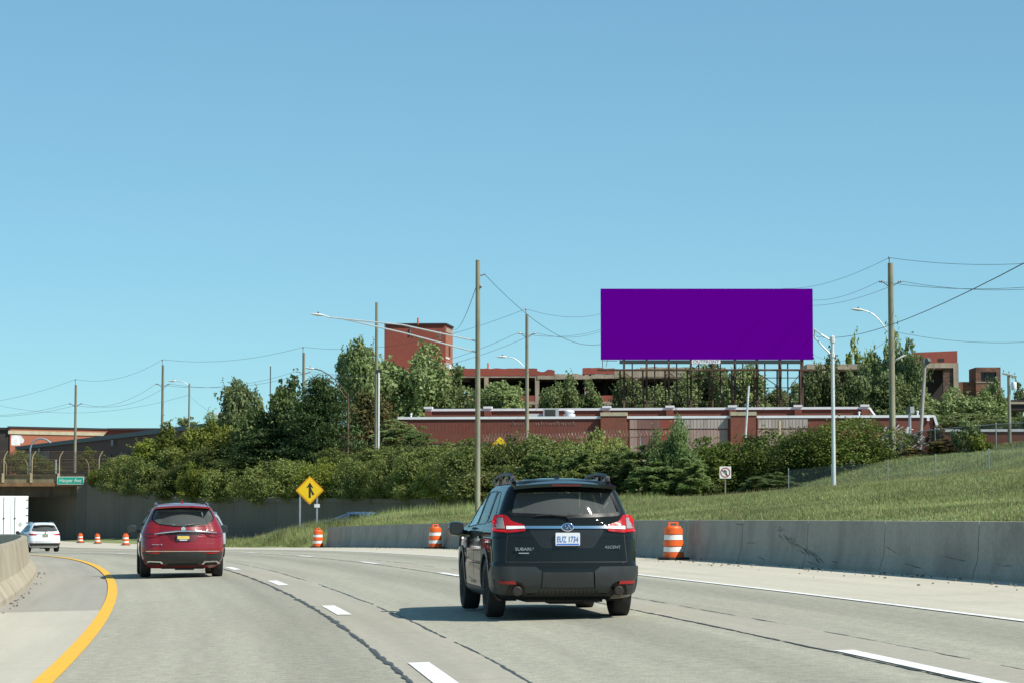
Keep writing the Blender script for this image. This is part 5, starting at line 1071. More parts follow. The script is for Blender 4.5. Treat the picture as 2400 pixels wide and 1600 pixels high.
# ---------------------------------------------------------------- vehicles
def smooth_tab(zs, vals, grid, k=3):
    y = np.interp(grid, zs, vals); n = len(y); out = y.copy()
    for i in range(n):
        a, b2 = max(0, i-k), min(n, i+k+1); m = min(i-a, b2-1-i); out[i] = y[i-m:i+m+1].mean()
    return out
class Car:
    def __init__(s, label, cat, tab, L, pos, yaw, scale, paint, glass, name='parked', ym=None, group=None):
        s.root = thing(name, label, cat, pos, yaw, group, scale); s.paint = paint; s.glass = glass; s.L = L
        tab = np.array(tab, float); s.zg = np.unique(np.concatenate([np.linspace(tab[0,0], tab[-1,0], 76), tab[:,0]]))
        s.T = [smooth_tab(tab[:,0], tab[:,k], s.zg, 1) for k in range(1, tab.shape[1])]   # hw, yr, yf, rc, bow
    def par(s, z): return [np.interp(z, s.zg, t) for t in s.T]
    def c(s, y): return 1-.045*np.clip((y-.55*s.L)/(.45*s.L), 0, 1)**2.2-.03*np.clip((.35*s.L-y)/(.35*s.L), 0, 1)**2
    def rear_y(s, x, z):
        hw, yr, yf, rc, bow = s.par(z); H = hw*s.c(yr+bow+rc); ax = abs(x); q = min(ax/(H-rc+1e-6), 1); y = yr+bow*q*q
        if ax > H-rc: t = min((ax-(H-rc))/rc, .995); y = yr+bow+rc*(1-math.sqrt(1-t*t))
        return y
    def side_x(s, y, z):
        hw, yr, yf, rc, bow = s.par(z); y0 = yr+bow+rc; H = hw*s.c(y0)
        if y < y0: t = min((y0-y)/rc, 1); return H-rc+rc*math.sqrt(max(0, 1-t*t))
        y1 = yf-bow-rc
        if y > y1: H1 = hw*s.c(y1); t = min((y-y1)/rc, 1); return H1-rc+rc*math.sqrt(max(0,1-t*t))
        return float(hw*s.c(y))
    def front_y(s, x, z):
        hw, yr, yf, rc, bow = s.par(z); H = hw*s.c(yf-bow-rc); ax = abs(x); q = min(ax/(H-rc+1e-6),1); y = yf-bow*q*q
        if ax > H-rc: t = min((ax-(H-rc))/rc,.995); y = yf-bow-rc*(1-math.sqrt(1-t*t))
        return y
    def outline(s, z):
        hw, yr, yf, rc, bow = [float(v) for v in s.par(z)]; y0, y1 = yr+bow+rc, yf-bow-rc; H0_, H1_ = hw*s.c(y0), hw*s.c(y1); p = []
        for k in range(18): q = k/18; p.append(((H0_-rc)*q, yr+bow*q*q))
        for k in range(8): a = k/8*math.pi/2; p.append((H0_-rc+rc*math.sin(a), y0-rc*math.cos(a)))
        for k in range(64): y = y0+(y1-y0)*k/64; p.append((hw*s.c(y), y))
        for k in range(8): a = k/8*math.pi/2; p.append((H1_-rc+rc*math.cos(a), y1+rc*math.sin(a)))
        for k in range(13): q = 1-k/12; p.append(((H1_-rc)*q, yf-bow*q*q))
        return p
    def body(s, holes, arches, ra):
        z_ = s.zg; rows = []
        for z in z_:
            h = s.outline(z); rows.append([(x,y,z) for x,y in h]+[(-x,y,z) for x,y in h[-2:0:-1]])
        n = len(rows[0]); mb = MB(); mb.v = [p for r_ in rows for p in r_]; fs = []
        def inpoly(px, pz, poly):
            c_ = False; j = len(poly)-1
            for i in range(len(poly)):
                if (poly[i][1] > pz) != (poly[j][1] > pz) and px < (poly[j][0]-poly[i][0])*(pz-poly[i][1])/(poly[j][1]-poly[i][1])+poly[i][0]: c_ = not c_
                j = i
            return c_
        for i in range(len(rows)-1):
            for j in range(n):
                q = (i*n+j, i*n+(j+1)%n, (i+1)*n+(j+1)%n, (i+1)*n+j); cx = sum(mb.v[k][0] for k in q)/4; cy = sum(mb.v[k][1] for k in q)/4; cz = sum(mb.v[k][2] for k in q)/4
                jj = min(j, n-j) % n; drop = False
                if 16 <= jj <= 99:
                    drop = any(math.hypot(cy-ya, cz-za) < ra for ya, za in arches) or any(inpoly(cy, cz, poly) for k, poly in holes if k == 'side')
                if not drop and jj <= 26: drop = any(inpoly(abs(cx), cz, poly) for k, poly in holes if k == 'rear') and cy < s.L*.4
                if not drop and jj >= 96: drop = any(inpoly(abs(cx), cz, poly) for k, poly in holes if k == 'front') and cy > s.L*.4
                if not drop: fs.append(q)
        mb.f = fs+[tuple(range(n))[::-1], tuple(range((len(rows)-1)*n, len(rows)*n))]; mb.m = [0]*len(mb.f)
        return put('body', mb_mesh_raw(mb, 'body'), s.paint, s.root, 50, True)
    def patch(s, name, poly, chart, off_, thick, m, parent=None, sx=1, maxe=.05, inner=None, smooth=40):
        "polygon in (x|y, z) laid on the body surface, with thickness"
        bm = bmesh.new()
        def ring(pl):
            vs = []
            for a, b2 in zip(pl, pl[1:]+pl[:1]):
                k = max(1, int(math.hypot(b2[0]-a[0], b2[1]-a[1])/maxe)); vs += [bm.verts.new((a[0]+(b2[0]-a[0])*j/k, a[1]+(b2[1]-a[1])*j/k, 0)) for j in range(k)]
            es = [bm.edges.new((vs[i], vs[(i+1) % len(vs)])) for i in range(len(vs))]; return vs, es
        vs, es = ring(poly)
        if inner:
            _, e2 = ring(inner); bmesh.ops.triangle_fill(bm, use_beauty=True, edges=es+e2)
        else: bm.faces.new(vs); bmesh.ops.triangulate(bm, faces=bm.faces[:])
        for _ in range(3):
            le = [e for e in bm.edges if e.calc_length() > maxe*2.2 and not e.is_boundary]
            if not le: break
            bmesh.ops.subdivide_edges(bm, edges=le, cuts=1); bmesh.ops.triangulate(bm, faces=[f for f in bm.faces if len(f.verts) > 3])
        bm.verts.index_update(); pts = [(v.co.x, v.co.y) for v in bm.verts]; fs = [[v.index for v in f.verts] for f in bm.faces]; bd = [[v.index for v in e.verts] for e in bm.edges if e.is_boundary]; bm.free()
        def P(a, z, o):
            if chart == 'rear':
                y = s.rear_y(a, z); e = .01; nx = -(s.rear_y(abs(a)+e, z)-s.rear_y(max(abs(a)-e, 0), z))/(2*e); nx = -nx*(1 if a >= 0 else -1); l = math.hypot(1, nx); l = min(l, 8)
                return (a+o*nx/l*1, y-o/l, z) if abs(a) > 1e-6 else (a, y-o, z)
            if chart == 'front': return (a, s.front_y(a, z)+o, z)
            x = s.side_x(a, z); return (sx*(x+o), a, z)
        mb = MB(); n = len(pts); V1 = [P(a, z, off_) for a, z in pts]; V0 = [P(a, z, off_-thick) for a, z in pts]
        mb.v = V1+V0; mb.f = [tuple(f) for f in fs]+[(a, b2, b2+n, a+n) for a, b2 in bd]; mb.m = [0]*len(mb.f)
        return put(name, mb.mesh(name), m, parent or s.root, smooth, True)
    def window(s, name, poly, chart, border, off_=.004, sx=1, m=None):
        cx = sum(p[0] for p in poly)/len(poly); cz = sum(p[1] for p in poly)/len(poly)
        inner = shrink(poly, border); fr = s.patch(name, poly, chart, off_, .03, black_gloss, None, sx, inner=inner)
        s.patch('glass', shrink(poly, border*.8), chart, off_-.006, .004, m or s.glass, fr, sx); return fr
    def wheel(s, x, y, R, wd, rim=.68, spokes=5, m=None):
        sg = 1 if x > 0 else -1; t = bpy.data.objects.new('wheel', None); C.objects.link(t); t.parent = s.root; t.location = (x, y, R); t.empty_display_size = .1
        w2 = wd/2; pr = [(R*rim,-w2*.92),(R*.86,-w2),(R*.955,-w2*.9),(R,-w2*.62),(R,w2*.62),(R*.955,w2*.9),(R*.86,w2),(R*rim,w2*.92),(R*rim*.97,0),(R*rim,-w2*.92)]
        MB().lathe(pr, 'x', 36).build('tyre', rubber, t, 40, True)
        mb = MB().lathe([(R*rim*.98,sg*w2*.9),(R*rim*.90,sg*w2*.78),(R*rim*.88,-sg*w2*.6),(0,-sg*w2*.6)], 'x', 32)
        mb.lathe([(R*.15,sg*w2*.55),(R*.15,sg*w2*.78),(R*.09,sg*w2*.86),(0,sg*w2*.86)], 'x', 16)
        for k in range(spokes):
            a = 2*math.pi*k/spokes; e = Vector((0,math.cos(a),math.sin(a)))
            for da in (-.13,.13): e2 = Vector((0,math.cos(a+da),math.sin(a+da))); mb.bar(Vector((sg*w2*.66,0,0))+e*R*.1, Vector((sg*w2*.76,0,0))+e2*R*rim*.93, R*.075, .04, up=(1,0,0))
        mb.build('rim', m or silver, t, 35, True); return t
def mb_mesh_raw(mb, name):
    me = bpy.data.meshes.new(name); me.from_pydata(mb.v, [], mb.f); me.update(); return me
def shrink(poly, b):
    n = len(poly); A = sum(poly[i][0]*poly[(i+1)%n][1]-poly[(i+1)%n][0]*poly[i][1] for i in range(n)); sg = 1 if A > 0 else -1; out = []
    for i in range(n):
        p0, p1, p2 = Vector(poly[i-1]).to_2d(), Vector(poly[i]).to_2d(), Vector(poly[(i+1)%n]).to_2d(); d1 = (p1-p0).normalized(); d2 = (p2-p1).normalized()
        n1 = Vector((-d1.y,d1.x))*sg; n2 = Vector((-d2.y,d2.x))*sg; m = (n1+n2); m = m/max(m.length_squared,.35)*2; q = p1+m*b*.5*1.0 if m.length < 4 else p1+n1*b; out.append((q.x,q.y))
    return out
def rounded(poly, r, n=4):
    out = []; k = len(poly)
    for i in range(k):
        p0, p1, p2 = Vector(poly[i-1]), Vector(poly[i]), Vector(poly[(i+1)%k]); a = (p0-p1); b2 = (p2-p1); ra_ = min(r, a.length*.45, b2.length*.45); A = p1+a.normalized()*ra_; B2 = p1+b2.normalized()*ra_
        for j in range(n+1): t = j/n; q = A*(1-t)**2+p1*2*t*(1-t)+B2*t*t; out.append((q.x,q.y))
    return out
def mirror_poly(half): return half+[(-x,z) for x,z in half[::-1]]
black_gloss = mat('black gloss trim',(.008,.009,.010),.38,spec=.3)
def glass_mat(name, tint, refl_tint=(.05,.06,.06), dirt=0):
    m = bpy.data.materials.new(name); m.use_nodes = True; t = m.node_tree; N = t.nodes; L = t.links; b = N['Principled BSDF']; b.inputs['Base Color'].default_value = (*refl_tint,1); b.inputs['Roughness'].default_value = .03; b.inputs['Specular IOR Level'].default_value = .7
    tr = N.new('ShaderNodeBsdfTransparent'); tr.inputs[0].default_value = (*tint,1); ms = N.new('ShaderNodeMixShader'); fr = N.new('ShaderNodeFresnel'); fr.inputs[0].default_value = 1.6
    mr = N.new('ShaderNodeMapRange'); mr.inputs[3].default_value = .12+dirt; mr.inputs[4].default_value = 1.0; L.new(fr.outputs[0], mr.inputs[0]); L.new(mr.outputs[0], ms.inputs[0]); L.new(tr.outputs[0], ms.inputs[1]); L.new(b.outputs[0], ms.inputs[2]); L.new(ms.outputs[0], N['Material Output'].inputs[0]); return m
tinted = glass_mat('tinted glass',(.34,.38,.36),(.05,.06,.06),.12); rear_glass = glass_mat('dusty rear glass',(.66,.71,.69),(.24,.26,.25),.14); screen_glass = glass_mat('windscreen glass',(.85,.88,.87)); privacy = mat('privacy glass',(.012,.015,.016),.04,spec=.9)
red_lens = mat('red lens',(.36,.005,.007),.3,coat=.8,spec=.2); bright_red = bpy.data.materials.new('lit red lamp'); bright_red.use_nodes = True
bb_ = bright_red.node_tree.nodes['Principled BSDF']; bb_.inputs['Base Color'].default_value = (.60,.008,.008,1); bb_.inputs['Roughness'].default_value = .15; bb_.inputs['Emission Color'].default_value = (1,.01,.01,1); bb_.inputs['Emission Strength'].default_value = .22
clear_lens = mat('smoky clear lens',(.30,.27,.25),.12,coat=.8); amber_lens = mat('brown side lens',(.22,.07,.035),.15,coat=.6); cladding = mat('grey plastic cladding',(.026,.030,.030),.42,var=.08,scale=9); dark_under = mat('underbody',(.015,.014,.013),.8); exhaust_m = mat('exhaust steel',(.07,.05,.04),.5,.6); seat_m = mat('seat cloth',(.025,.025,.026),.8); plate_w = mat('plate white',(.70,.72,.74),.5); plate_blue = mat('plate blue',(.05,.16,.55),.5); ink_blue = mat('plate ink',(.13,.25,.52),.6)
def common(car, W, R, ya, yb, track, wd, rim=.7, spokes=5, mirror_z=1.10, mirror_y=3.35, hwm=.94, arch=None, mirror_m=None, uz=.24, tyrew=None):
    for y in (ya, yb):
        for sx in (-1, 1):
            car.wheel(sx*track, y, R, wd, rim, spokes)
            pl = [(y+(R+.05)*1.0*math.cos(a), R+(R+.05)*math.sin(a)) for a in [math.pi*(-.10+1.2*k/18) for k in range(19)]]
            ra = R+(.125 if arch else .085); pl2 = [(y+ra*math.cos(a), R+ra*math.sin(a)) for a in [math.pi*(1.10-1.2*k/18) for k in range(19)]]
            car.patch('wheel_arch', pl+pl2, 'side', .012, .05, arch or black_gloss, None, sx, .08)
            n_ = 16; vs = []
            for k in range(n_+1):
                a = math.pi*(-.12+1.24*k/n_)
                for xx in (sx*(track-wd), sx*(W-.03)): vs.append((xx, y+(R+.055)*math.cos(a), R+(R+.055)*math.sin(a)))
            MB().add(vs, [(2*k,2*k+2,2*k+3,2*k+1) for k in range(n_)]).build('wheel_liner', dark_under, car.root, None, True)
    for sx in (-1, 1):
        mz = mirror_z; o = MB(); vs = []
        for t,w_,h_ in ((-.13,.02,.03),(-.10,.10,.085),(-.02,.115,.10),(.08,.10,.085),(.16,.04,.04)):
            for k in range(12): a = 2*math.pi*k/12; vs.append((sx*(hwm+.17)+w_*math.copysign(abs(math.cos(a))**.6,math.cos(a)), mirror_y+t, mz+h_*math.copysign(abs(math.sin(a))**.6,math.sin(a))))
        o.add(vs, [(i*12+k,i*12+(k+1)%12,(i+1)*12+(k+1)%12,(i+1)*12+k) for i in range(4) for k in range(12)]+[tuple(range(12)),tuple(range(48,60))]); o.bar((sx*(hwm-.06),mirror_y+.05,mz-.06),(sx*(hwm+.12),mirror_y+.03,mz-.04),.09,.06)
        mo = o.build('wing_mirror', mirror_m or car.paint, car.root, 45, True)
        MB().prism([(sx*(hwm+.17)+.09*c_,mz+.075*s_) for c_,s_ in ((-1,-.7),(-.7,-1),(.7,-1),(1,-.7),(1,.7),(.7,1),(-.7,1),(-1,.7))],mirror_y-.134,mirror_y-.128).build('mirror_glass', mat('mirror glass',(.03,.035,.035),.12), mo, None, True)
    MB().box((-.5,.35,uz-.03),(.5,4.2,uz+.05)).box((-.72,ya-.12,R-.1),(.72,ya+.12,R+.02)).box((-.16,.55,uz-.06),(.28,1.0,uz+.03)).box((.25,yb-.2,uz-.04),(-.25,yb+.5,uz+.04)).build('underbody', dark_under, car.root, None, True)
def seats(car, rows, zb=.55):
    for y, n, zt_ in rows:
        for k in range(n):
            x = (k-(n-1)/2)*(1.15/max(n-1,1)) if n > 1 else 0; wv = .27 if n == 2 else .2
            mb = MB().prism(rounded([(x-wv,zb),(x+wv,zb),(x+wv*.9,zt_-.2),(x-wv*.9,zt_-.2)],.08),y,y+.14); mb.prism(rounded([(x-.13,zt_-.17),(x+.13,zt_-.17),(x+.12,zt_),(x-.12,zt_)],.05),y+.0,y+.1); mb.build('seat', seat_m, car.root, 40, True)
def car_place(u, v, d=None):
    p = hit(u, v); s_, o_ = to_so(p.x, p.y); return p, heading(s_[0])

# --- dark SUV ahead in the next lane
paint_k = mat('dark green black paint',(.009,.0105,.0085),.5,0,coat=.72,spec=0)
D0 = 31.4; pc = V(1332,1230,D0); s0,o0 = to_so(pc.x,pc.y); hd0 = heading(s0[0]); gz0 = BANK*o0[0]
tabK = [(.24,.84,.30,4.72,.22,.05),(.30,.92,.12,4.85,.24,.06),(.40,.955,.03,4.93,.26,.07),(.55,.965,.00,4.97,.27,.08),(.655,.968,.01,4.98,.27,.08),(.69,.966,.055,4.97,.27,.08),(.85,.966,.07,4.95,.27,.09),(1.0,.960,.08,4.86,.27,.10),(1.08,.950,.085,4.62,.27,.10),(1.14,.925,.10,4.0,.26,.10),(1.20,.895,.115,3.75,.25,.12),(1.30,.855,.15,3.5,.24,.15),(1.45,.795,.225,3.12,.22,.16),(1.57,.742,.315,2.78,.20,.13),(1.63,.705,.36,2.56,.19,.09),(1.675,.65,.40,2.32,.18,.08),(1.705,.56,.48,2.1,.16,.06),(1.73,.42,.65,1.9,.12,.05),(1.745,.22,.9,1.7,.08,.03)]
cb = Car('glossy dark green black SUV with roof rails and lit red tail lamps','car',tabK,5.0,(pc.x,pc.y,gz0),hd0-.01,1.03,paint_k,tinted,name='suv'); cb.root.scale = (1.03,1.03,1.085)
R_ = .375; ya,yb = 1.06,3.95
rwin = rounded(mirror_poly([(.0,1.255),(.40,1.262),(.72,1.30),(.745,1.33),(.615,1.595),(0,1.612)][0:0]+[(.70,1.285),(.755,1.315),(.62,1.600)])[:0]+[(-.70,1.268),(0,1.240),(.70,1.268),(.765,1.31),(.635,1.595),(0,1.612),(-.635,1.595),(-.765,1.31)],.05)
rhole = [(0,1.25),(.72,1.285),(.60,1.585),(0,1.60),(-.1,1.5)]
sw = [rounded([(2.38,1.155),(3.42,1.115),(3.18,1.22),(2.62,1.565),(2.40,1.585)],.05),rounded([(1.36,1.17),(2.31,1.155),(2.31,1.588),(1.50,1.592)],.04),rounded([(.70,1.22),(1.28,1.175),(1.40,1.588),(1.05,1.575),(.80,1.42)],.07)]
fw = [(0,1.22),(.72,1.22),(.56,1.58),(0,1.60)]
cb.body([('rear',rhole),('front',fw)]+[('side',shrink(p,.02)) for p in sw],[(ya,R_),(yb,R_)],R_+.055)
common(cb,.965,R_,ya,yb,.835,.245,.70,5,arch=cladding,mirror_y=3.42,mirror_z=1.10,hwm=.93,mirror_m=paint_k)
rw = cb.window('rear_window',rwin,'rear',.085,.006,m=rear_glass)
for sx in (-1,1):
    for p in sw: cb.window('side_window',p,'side',.022,.004,sx)
cb.patch('windscreen',[(-.70,1.24),(.70,1.24),(.55,1.57),(-.55,1.57)],'front',.0,.004,screen_glass)
seats(cb,((.95,3,1.20),(1.85,3,1.24),(2.85,2,1.27)))
MB().box((-.75,3.25,.85),(.75,3.75,1.12)).build('dashboard',black,cb.root,None,True)
MB().prism([(-.12,0),(.05,.03),(.12,.20),(-.02,.22)],.9,.94).build('papers',mat('white papers',(.28,.29,.28),.8),cb.root,None,True).location = (.36,-.25,1.08)
# spoiler and roof details
def spoiler_mesh(car,hw,y0,y1,z0,z1,m,curve=.06):
    vs = []; n = 16
    for k in range(n+1):
        x = -hw+2*hw*k/n; q = (x/hw)**2; vs += [(x,y0+curve*q,z1-.045-.03*q),(x,y0+curve*q,z1-.085-.035*q),(x,y1,z0-.02*q),(x,y1,z1+.0-.055*q)]
    fs = [(4*k+a,4*k+(a+1)%4,4*k+4+(a+1)%4,4*k+4+a) for k in range(n) for a in range(4)]+[(0,1,2,3),(4*n,4*n+3,4*n+2,4*n+1)]
    return MB().add(vs,fs).build('spoiler',m,car.root,35,True)
sp = spoiler_mesh(cb,.66,.16,.55,1.60,1.715,paint_k,.05); MB().box((-.19,.158,1.635),(.19,.2,1.655)).build('brake_lamp',mat('dim red lamp',(.12,.01,.01),.2),sp,None,True)
for sx in (-1,1):
    rl = MB(); pts = [(.62,1.665),(.72,1.735),(.95,1.765),(1.6,1.785),(2.3,1.765),(2.75,1.70)]
    rl.tube([(sx*(.625-.0*k),y,z+.015) for k,(y,z) in enumerate(pts)],(.03,.028,.026,.026,.026,.03),8); o = rl.build('roof_rail',black,cb.root,50,True)
    for y in (.70,1.02,1.65,2.45): MB().prism([(y-.09,1.62),(y+.10,1.62),(y+.05,1.77),(y-.02,1.77)],sx*.605,sx*.655,'yz').build('rail_foot',black,o,None,True)
MB().prism([(.95,1.74),(1.12,1.74),(1.09,1.775),(1.05,1.785)],-.025,.025,'yz').build('antenna_fin',paint_k,cb.root,None,True)
# tail lamps, chrome, emblem, plates, badges
for sx in (-1,1):
    ml = lambda pl: [(sx*x,z) for x,z in pl]
    tl = cb.patch('tail_lamp',ml(rounded([(.525,1.085),(.545,1.165),(.70,1.205),(.765,1.285),(.90,1.29),(.935,1.22),(.938,1.075),(.75,1.065)],.03)),'rear',.016,.04,red_lens)
    cb.patch('lit_strip',ml([(.905,1.27),(.93,1.22),(.935,1.085),(.78,1.077),(.78,1.097),(.905,1.102),(.905,1.20),(.87,1.262),(.80,1.262),(.79,1.28)]),'rear',.024,.012,bright_red,tl,maxe=.03)
    cb.patch('clear_lens',ml([(.79,1.115),(.895,1.118),(.895,1.195),(.865,1.25),(.80,1.25)]),'rear',.022,.01,clear_lens,tl,maxe=.03); cb.patch('clear_lens',ml([(.535,1.118),(.77,1.108),(.77,1.148),(.545,1.148)]),'rear',.023,.01,plate_w,tl)
    cb.patch('side_lens',[(.44,1.10),(.60,1.14),(.56,1.22),(.44,1.25)],'side',.010,.03,red_lens if sx > 0 else amber_lens,tl,sx)
    cb.patch('reflector',ml([(.66,.435),(.85,.44),(.87,.475),(.68,.475)]),'rear',.034,.02,mat('dim reflector',(.30,.015,.015),.3))
    ex = MB().lathe([(.052,-.02),(.060,-.012),(.060,.25),(.048,.25),(.048,-.01),(.044,.2),(0,.2)],'y',20,(sx*.66,.02,.355)); ex = ex.build('exhaust_tip',exhaust_m,cb.root,40,True); MB().lathe([(.045,-.024),(0,-.023)],'y',16,(sx*.66,.02,.355)).build('exhaust_bore',dark_under,ex,None,True)
    # bumper corner piece with arched cut-out over the exhaust
    arch_ = [(.66+.115*math.cos(a),.355+.115*math.sin(a)) for a in [math.pi*k/10 for k in range(11)]]
    cb.patch('bumper_corner',ml([(.355,.395),(.34,.595),(.42,.652),(.94,.655),(.955,.45),(.93,.33),(.80,.30)]+arch_+[(.53,.33),(.40,.33)]),'rear',.022,.05,cladding)
    cb.patch('bumper_side',[(.26,.33),(.26,.655),(.36,.655),(.58,.56),(.62,.35)],'side',.016,.04,cladding,None,sx)
    cb.patch('sill',[(1.5,.25),(1.52,.36),(3.48,.36),(3.5,.25)],'side',.012,.04,cladding,None,sx)
    cb.patch('door_handle',[(1.55,.985),(1.80,.985),(1.80,1.015),(1.55,1.015)],'side',.03,.03,paint_k,None,sx); cb.patch('door_handle',[(2.62,.975),(2.87,.975),(2.87,1.005),(2.62,1.005)],'side',.03,.03,paint_k,None,sx)
    for y in (1.40,2.36,3.42): cb.patch('door_seam',[(y,.40),(y+.012,.40),(y+.012,1.12),(y,1.12)],'side',.0012,.004,black,None,sx)
cb.patch('bumper_centre',[(-.335,.395),(-.325,.585),(.325,.585),(.335,.395)],'rear',.018,.05,cladding); cb.patch('lower_valance',[(-.62,.285),(-.40,.325),(-.36,.39),(.36,.39),(.40,.325),(.62,.285)],'rear',.010,.05,cladding)
cb.patch('chrome_bar',[(-.535,1.115),(-.535,1.148),(.535,1.148),(.535,1.115)],'rear',.018,.03,chrome)
rec = cb.patch('plate_recess',rounded([(-.50,1.10),(-.34,.875),(.34,.875),(.50,1.10)],.05),'rear',.003,.004,mat('recess paint',(.012,.014,.015),.35))
em = MB().lathe([(.0,0),(.085,0),(.085,.014),(.075,.018),(.0,.018)],'y',28); em.v = [(x*1.0,-y,z*.60) for x,y,z in em.v]; em = em.build('emblem',chrome,cb.root,35,True); em.location = (0,cb.rear_y(0,1.132)-.016,1.132)
MB().lathe([(.072,0),(.072,.003),(0,.003)],'y',24).build('emblem_field',mat('emblem blue',(.02,.04,.15),.2,coat=.5),em,None,True).scale = (1,1,.58); em.children[0].location = (0,-.021,0)
for sx_,sz_ in ((-.03,.012),(.0,-.008),(.022,.006),(.038,-.012),(.012,.02),(-.012,-.018)): MB().prism([(sx_+.012*math.cos(a)*(1 if k%2 else .4),sz_+.010*math.sin(a)*(1 if k%2 else .4)) for k,a in enumerate([math.pi*k/4 for k in range(8)])],-.028,-.0245).build('emblem_star',chrome,em,None,True)
def plate(car, z, w_, h_, base, txt, ink, y_off=.03, x=0, band=None):
    y = car.rear_y(0,z)-y_off; pl = MB().prism(rounded([(x-w_/2,z-h_/2),(x+w_/2,z-h_/2),(x+w_/2,z+h_/2),(x-w_/2,z+h_/2)],.015),y-.006,y+.03).build('licence_plate',base,car.root,None,True)
    if band: MB().box((x-w_/2+.012,y-.0085,z-h_/2+.008),(x+w_/2-.012,y-.0062,z-h_/2+.026)).build('plate_band',band,pl,None,True)
    if txt: text_part(txt,.1,ink,pl,(x,y-.009,z-.002),width=w_*.86)
    return pl
plate(cb,.985,.318,.158,plate_w,'EUZ 1734',ink_blue,.03,.0,plate_blue)  # blue ink lettering on a white plate
text_part('SUBARU',.055,silver,cb.root,(-.555,cb.rear_y(-.555,.86)-.010,.862),width=.235,rotz=-.07); text_part('ASCENT',.05,silver,cb.root,(.60,cb.rear_y(.60,.88)-.010,.885),width=.21,rotz=.08)
MB().box((-.63,cb.rear_y(.555,.815)-.012,.808),(-.48,cb.rear_y(.555,.815)+.01,.820)).build('small_badge',silver,cb.root,None,True)
def wiper(car,x0,x1,z0,z1): 
    f = lambda x,z: (x,car.rear_y(x,z)-.03,z)
    return MB().tube([f(x0,z0),f((x0+x1)/2,(z0+z1)/2+.012),f(x1,z1)],(.022,.014,.008),6).build('rear_wiper',black,car.root,None,True)
wiper(cb,.02,-.40,1.268,1.275); MB().lathe([(.03,-.04),(.03,.02),(0,.02)],'y',12,(.02,cb.rear_y(0,1.26)-.0,1.262)).build('wiper_boss',black,cb.root,None,True)
cb.patch('tailgate_seam',[(-.80,.70),(.80,.70),(.80,.712),(-.80,.712)],'rear',.0015,.004,black)
for sx in (-1,1): cb.patch('tailgate_seam',[(sx*.79,.70),(sx*.80,.70),(sx*.765,1.06),(sx*.755,1.06)],'rear',.0015,.004,black)
# --- red SUV ahead in our lane
def rear_place(u, v, d):
    p = V(u, v, d); s_, o_ = to_so(p.x, p.y); return (p.x, p.y, BANK*min(o_[0],0)+float(zprof(s_[0]))), heading(s_[0])
paint_r = mat('deep red paint',(.205,.007,.011),.35,0,coat=1.0,spec=.2)
tabR = [(.22,.80,.40,4.8,.30,.08),(.30,.90,.20,4.95,.34,.10),(.42,.96,.08,5.05,.38,.12),(.55,.99,.02,5.12,.40,.13),(.68,1.0,.0,5.14,.40,.14),(.80,1.0,.02,5.13,.40,.15),(.95,.995,.05,5.08,.40,.16),(1.05,.985,.075,4.9,.40,.17),(1.12,.96,.10,4.3,.38,.17),(1.20,.925,.14,3.85,.36,.16),(1.32,.865,.22,3.5,.34,.15),(1.45,.80,.31,3.15,.31,.14),(1.57,.735,.40,2.8,.28,.12),(1.63,.695,.45,2.6,.26,.11),(1.68,.62,.52,2.35,.24,.09),(1.715,.50,.62,2.1,.2,.07),(1.735,.34,.8,1.95,.15,.05),(1.745,.18,1.0,1.75,.07,.03)]
def plain_suv(label, name, tab, L, pos, yaw, sc, paint, R, ya, yb, W, track, wd, hwm, rwinp, rholep, swp, my, mz, arch=None, rim=.72, spokes=6, group=None, cat='car'):
    c_ = Car(label, cat, tab, L, pos, yaw, sc, paint, tinted, name=name, group=group)
    c_.body([('rear',rholep),('front',[(0,1.22),(.70,1.22),(.56,1.56),(0,1.58)])]+[('side',shrink(p,.02)) for p in swp],[(ya,R),(yb,R)],R+.055)
    common(c_,W,R,ya,yb,track,wd,rim,spokes,arch=arch,mirror_y=my,mirror_z=mz,hwm=hwm,mirror_m=black)
    c_.window('rear_window',rwinp,'rear',.05,.006,m=rear_glass)
    for sx in (-1,1):
        for p in swp: c_.window('side_window',p,'side',.022,.004,sx)
    c_.patch('windscreen',[(-.68,1.24),(.68,1.24),(.54,1.55),(-.54,1.55)],'front',0,.004,screen_glass)
    return c_
pr, hr = rear_place(430,1260,56.5)
rwinR = rounded([(-.60,1.235),(-.22,1.19),(0,1.185),(.22,1.19),(.60,1.235),(.76,1.36),(.66,1.60),(0,1.625),(-.66,1.60),(-.76,1.36)],.07)
swR = [rounded([(2.45,1.17),(3.5,1.13),(3.25,1.23),(2.65,1.57),(2.47,1.60)],.05),rounded([(1.42,1.19),(2.38,1.175),(2.38,1.605),(1.50,1.605)],.04),rounded([(.80,1.26),(1.34,1.20),(1.42,1.60),(1.1,1.58)],.06)]
cr = plain_suv('glossy deep red SUV with chrome tailgate strip driving in the left lane','suv',tabR,5.18,pr,hr+.0,1.0,paint_r,.385,1.12,4.19,1.0,.865,.255,.97,rwinR,[(0,1.20),(.56,1.25),(.72,1.36),(.63,1.58),(0,1.61),(-.1,1.4)],swR,3.55,1.12)
cr.root.scale = (1,1,1.03)
seats(cr,((1.0,3,1.22),(1.95,3,1.26),(2.95,2,1.28)))
spoiler_mesh(cr,.64,.22,.62,1.615,1.72,paint_r,.06)
MB().tube([(-.68,cr.rear_y(.68,1.03)-.02,1.02),(-.45,cr.rear_y(.45,1.06)-.03,1.055),(-.15,cr.rear_y(.15,1.09)-.03,1.085),(.15,cr.rear_y(.15,1.09)-.03,1.085),(.45,cr.rear_y(.45,1.06)-.03,1.075),(.80,cr.rear_y(.8,1.03)-.02,1.05)],(.012,.022,.024,.024,.022,.012),8).build('chrome_strip',chrome,cr.root,60,True)
dkl = mat('dark red lens',(.10,.006,.008),.12,coat=.8)
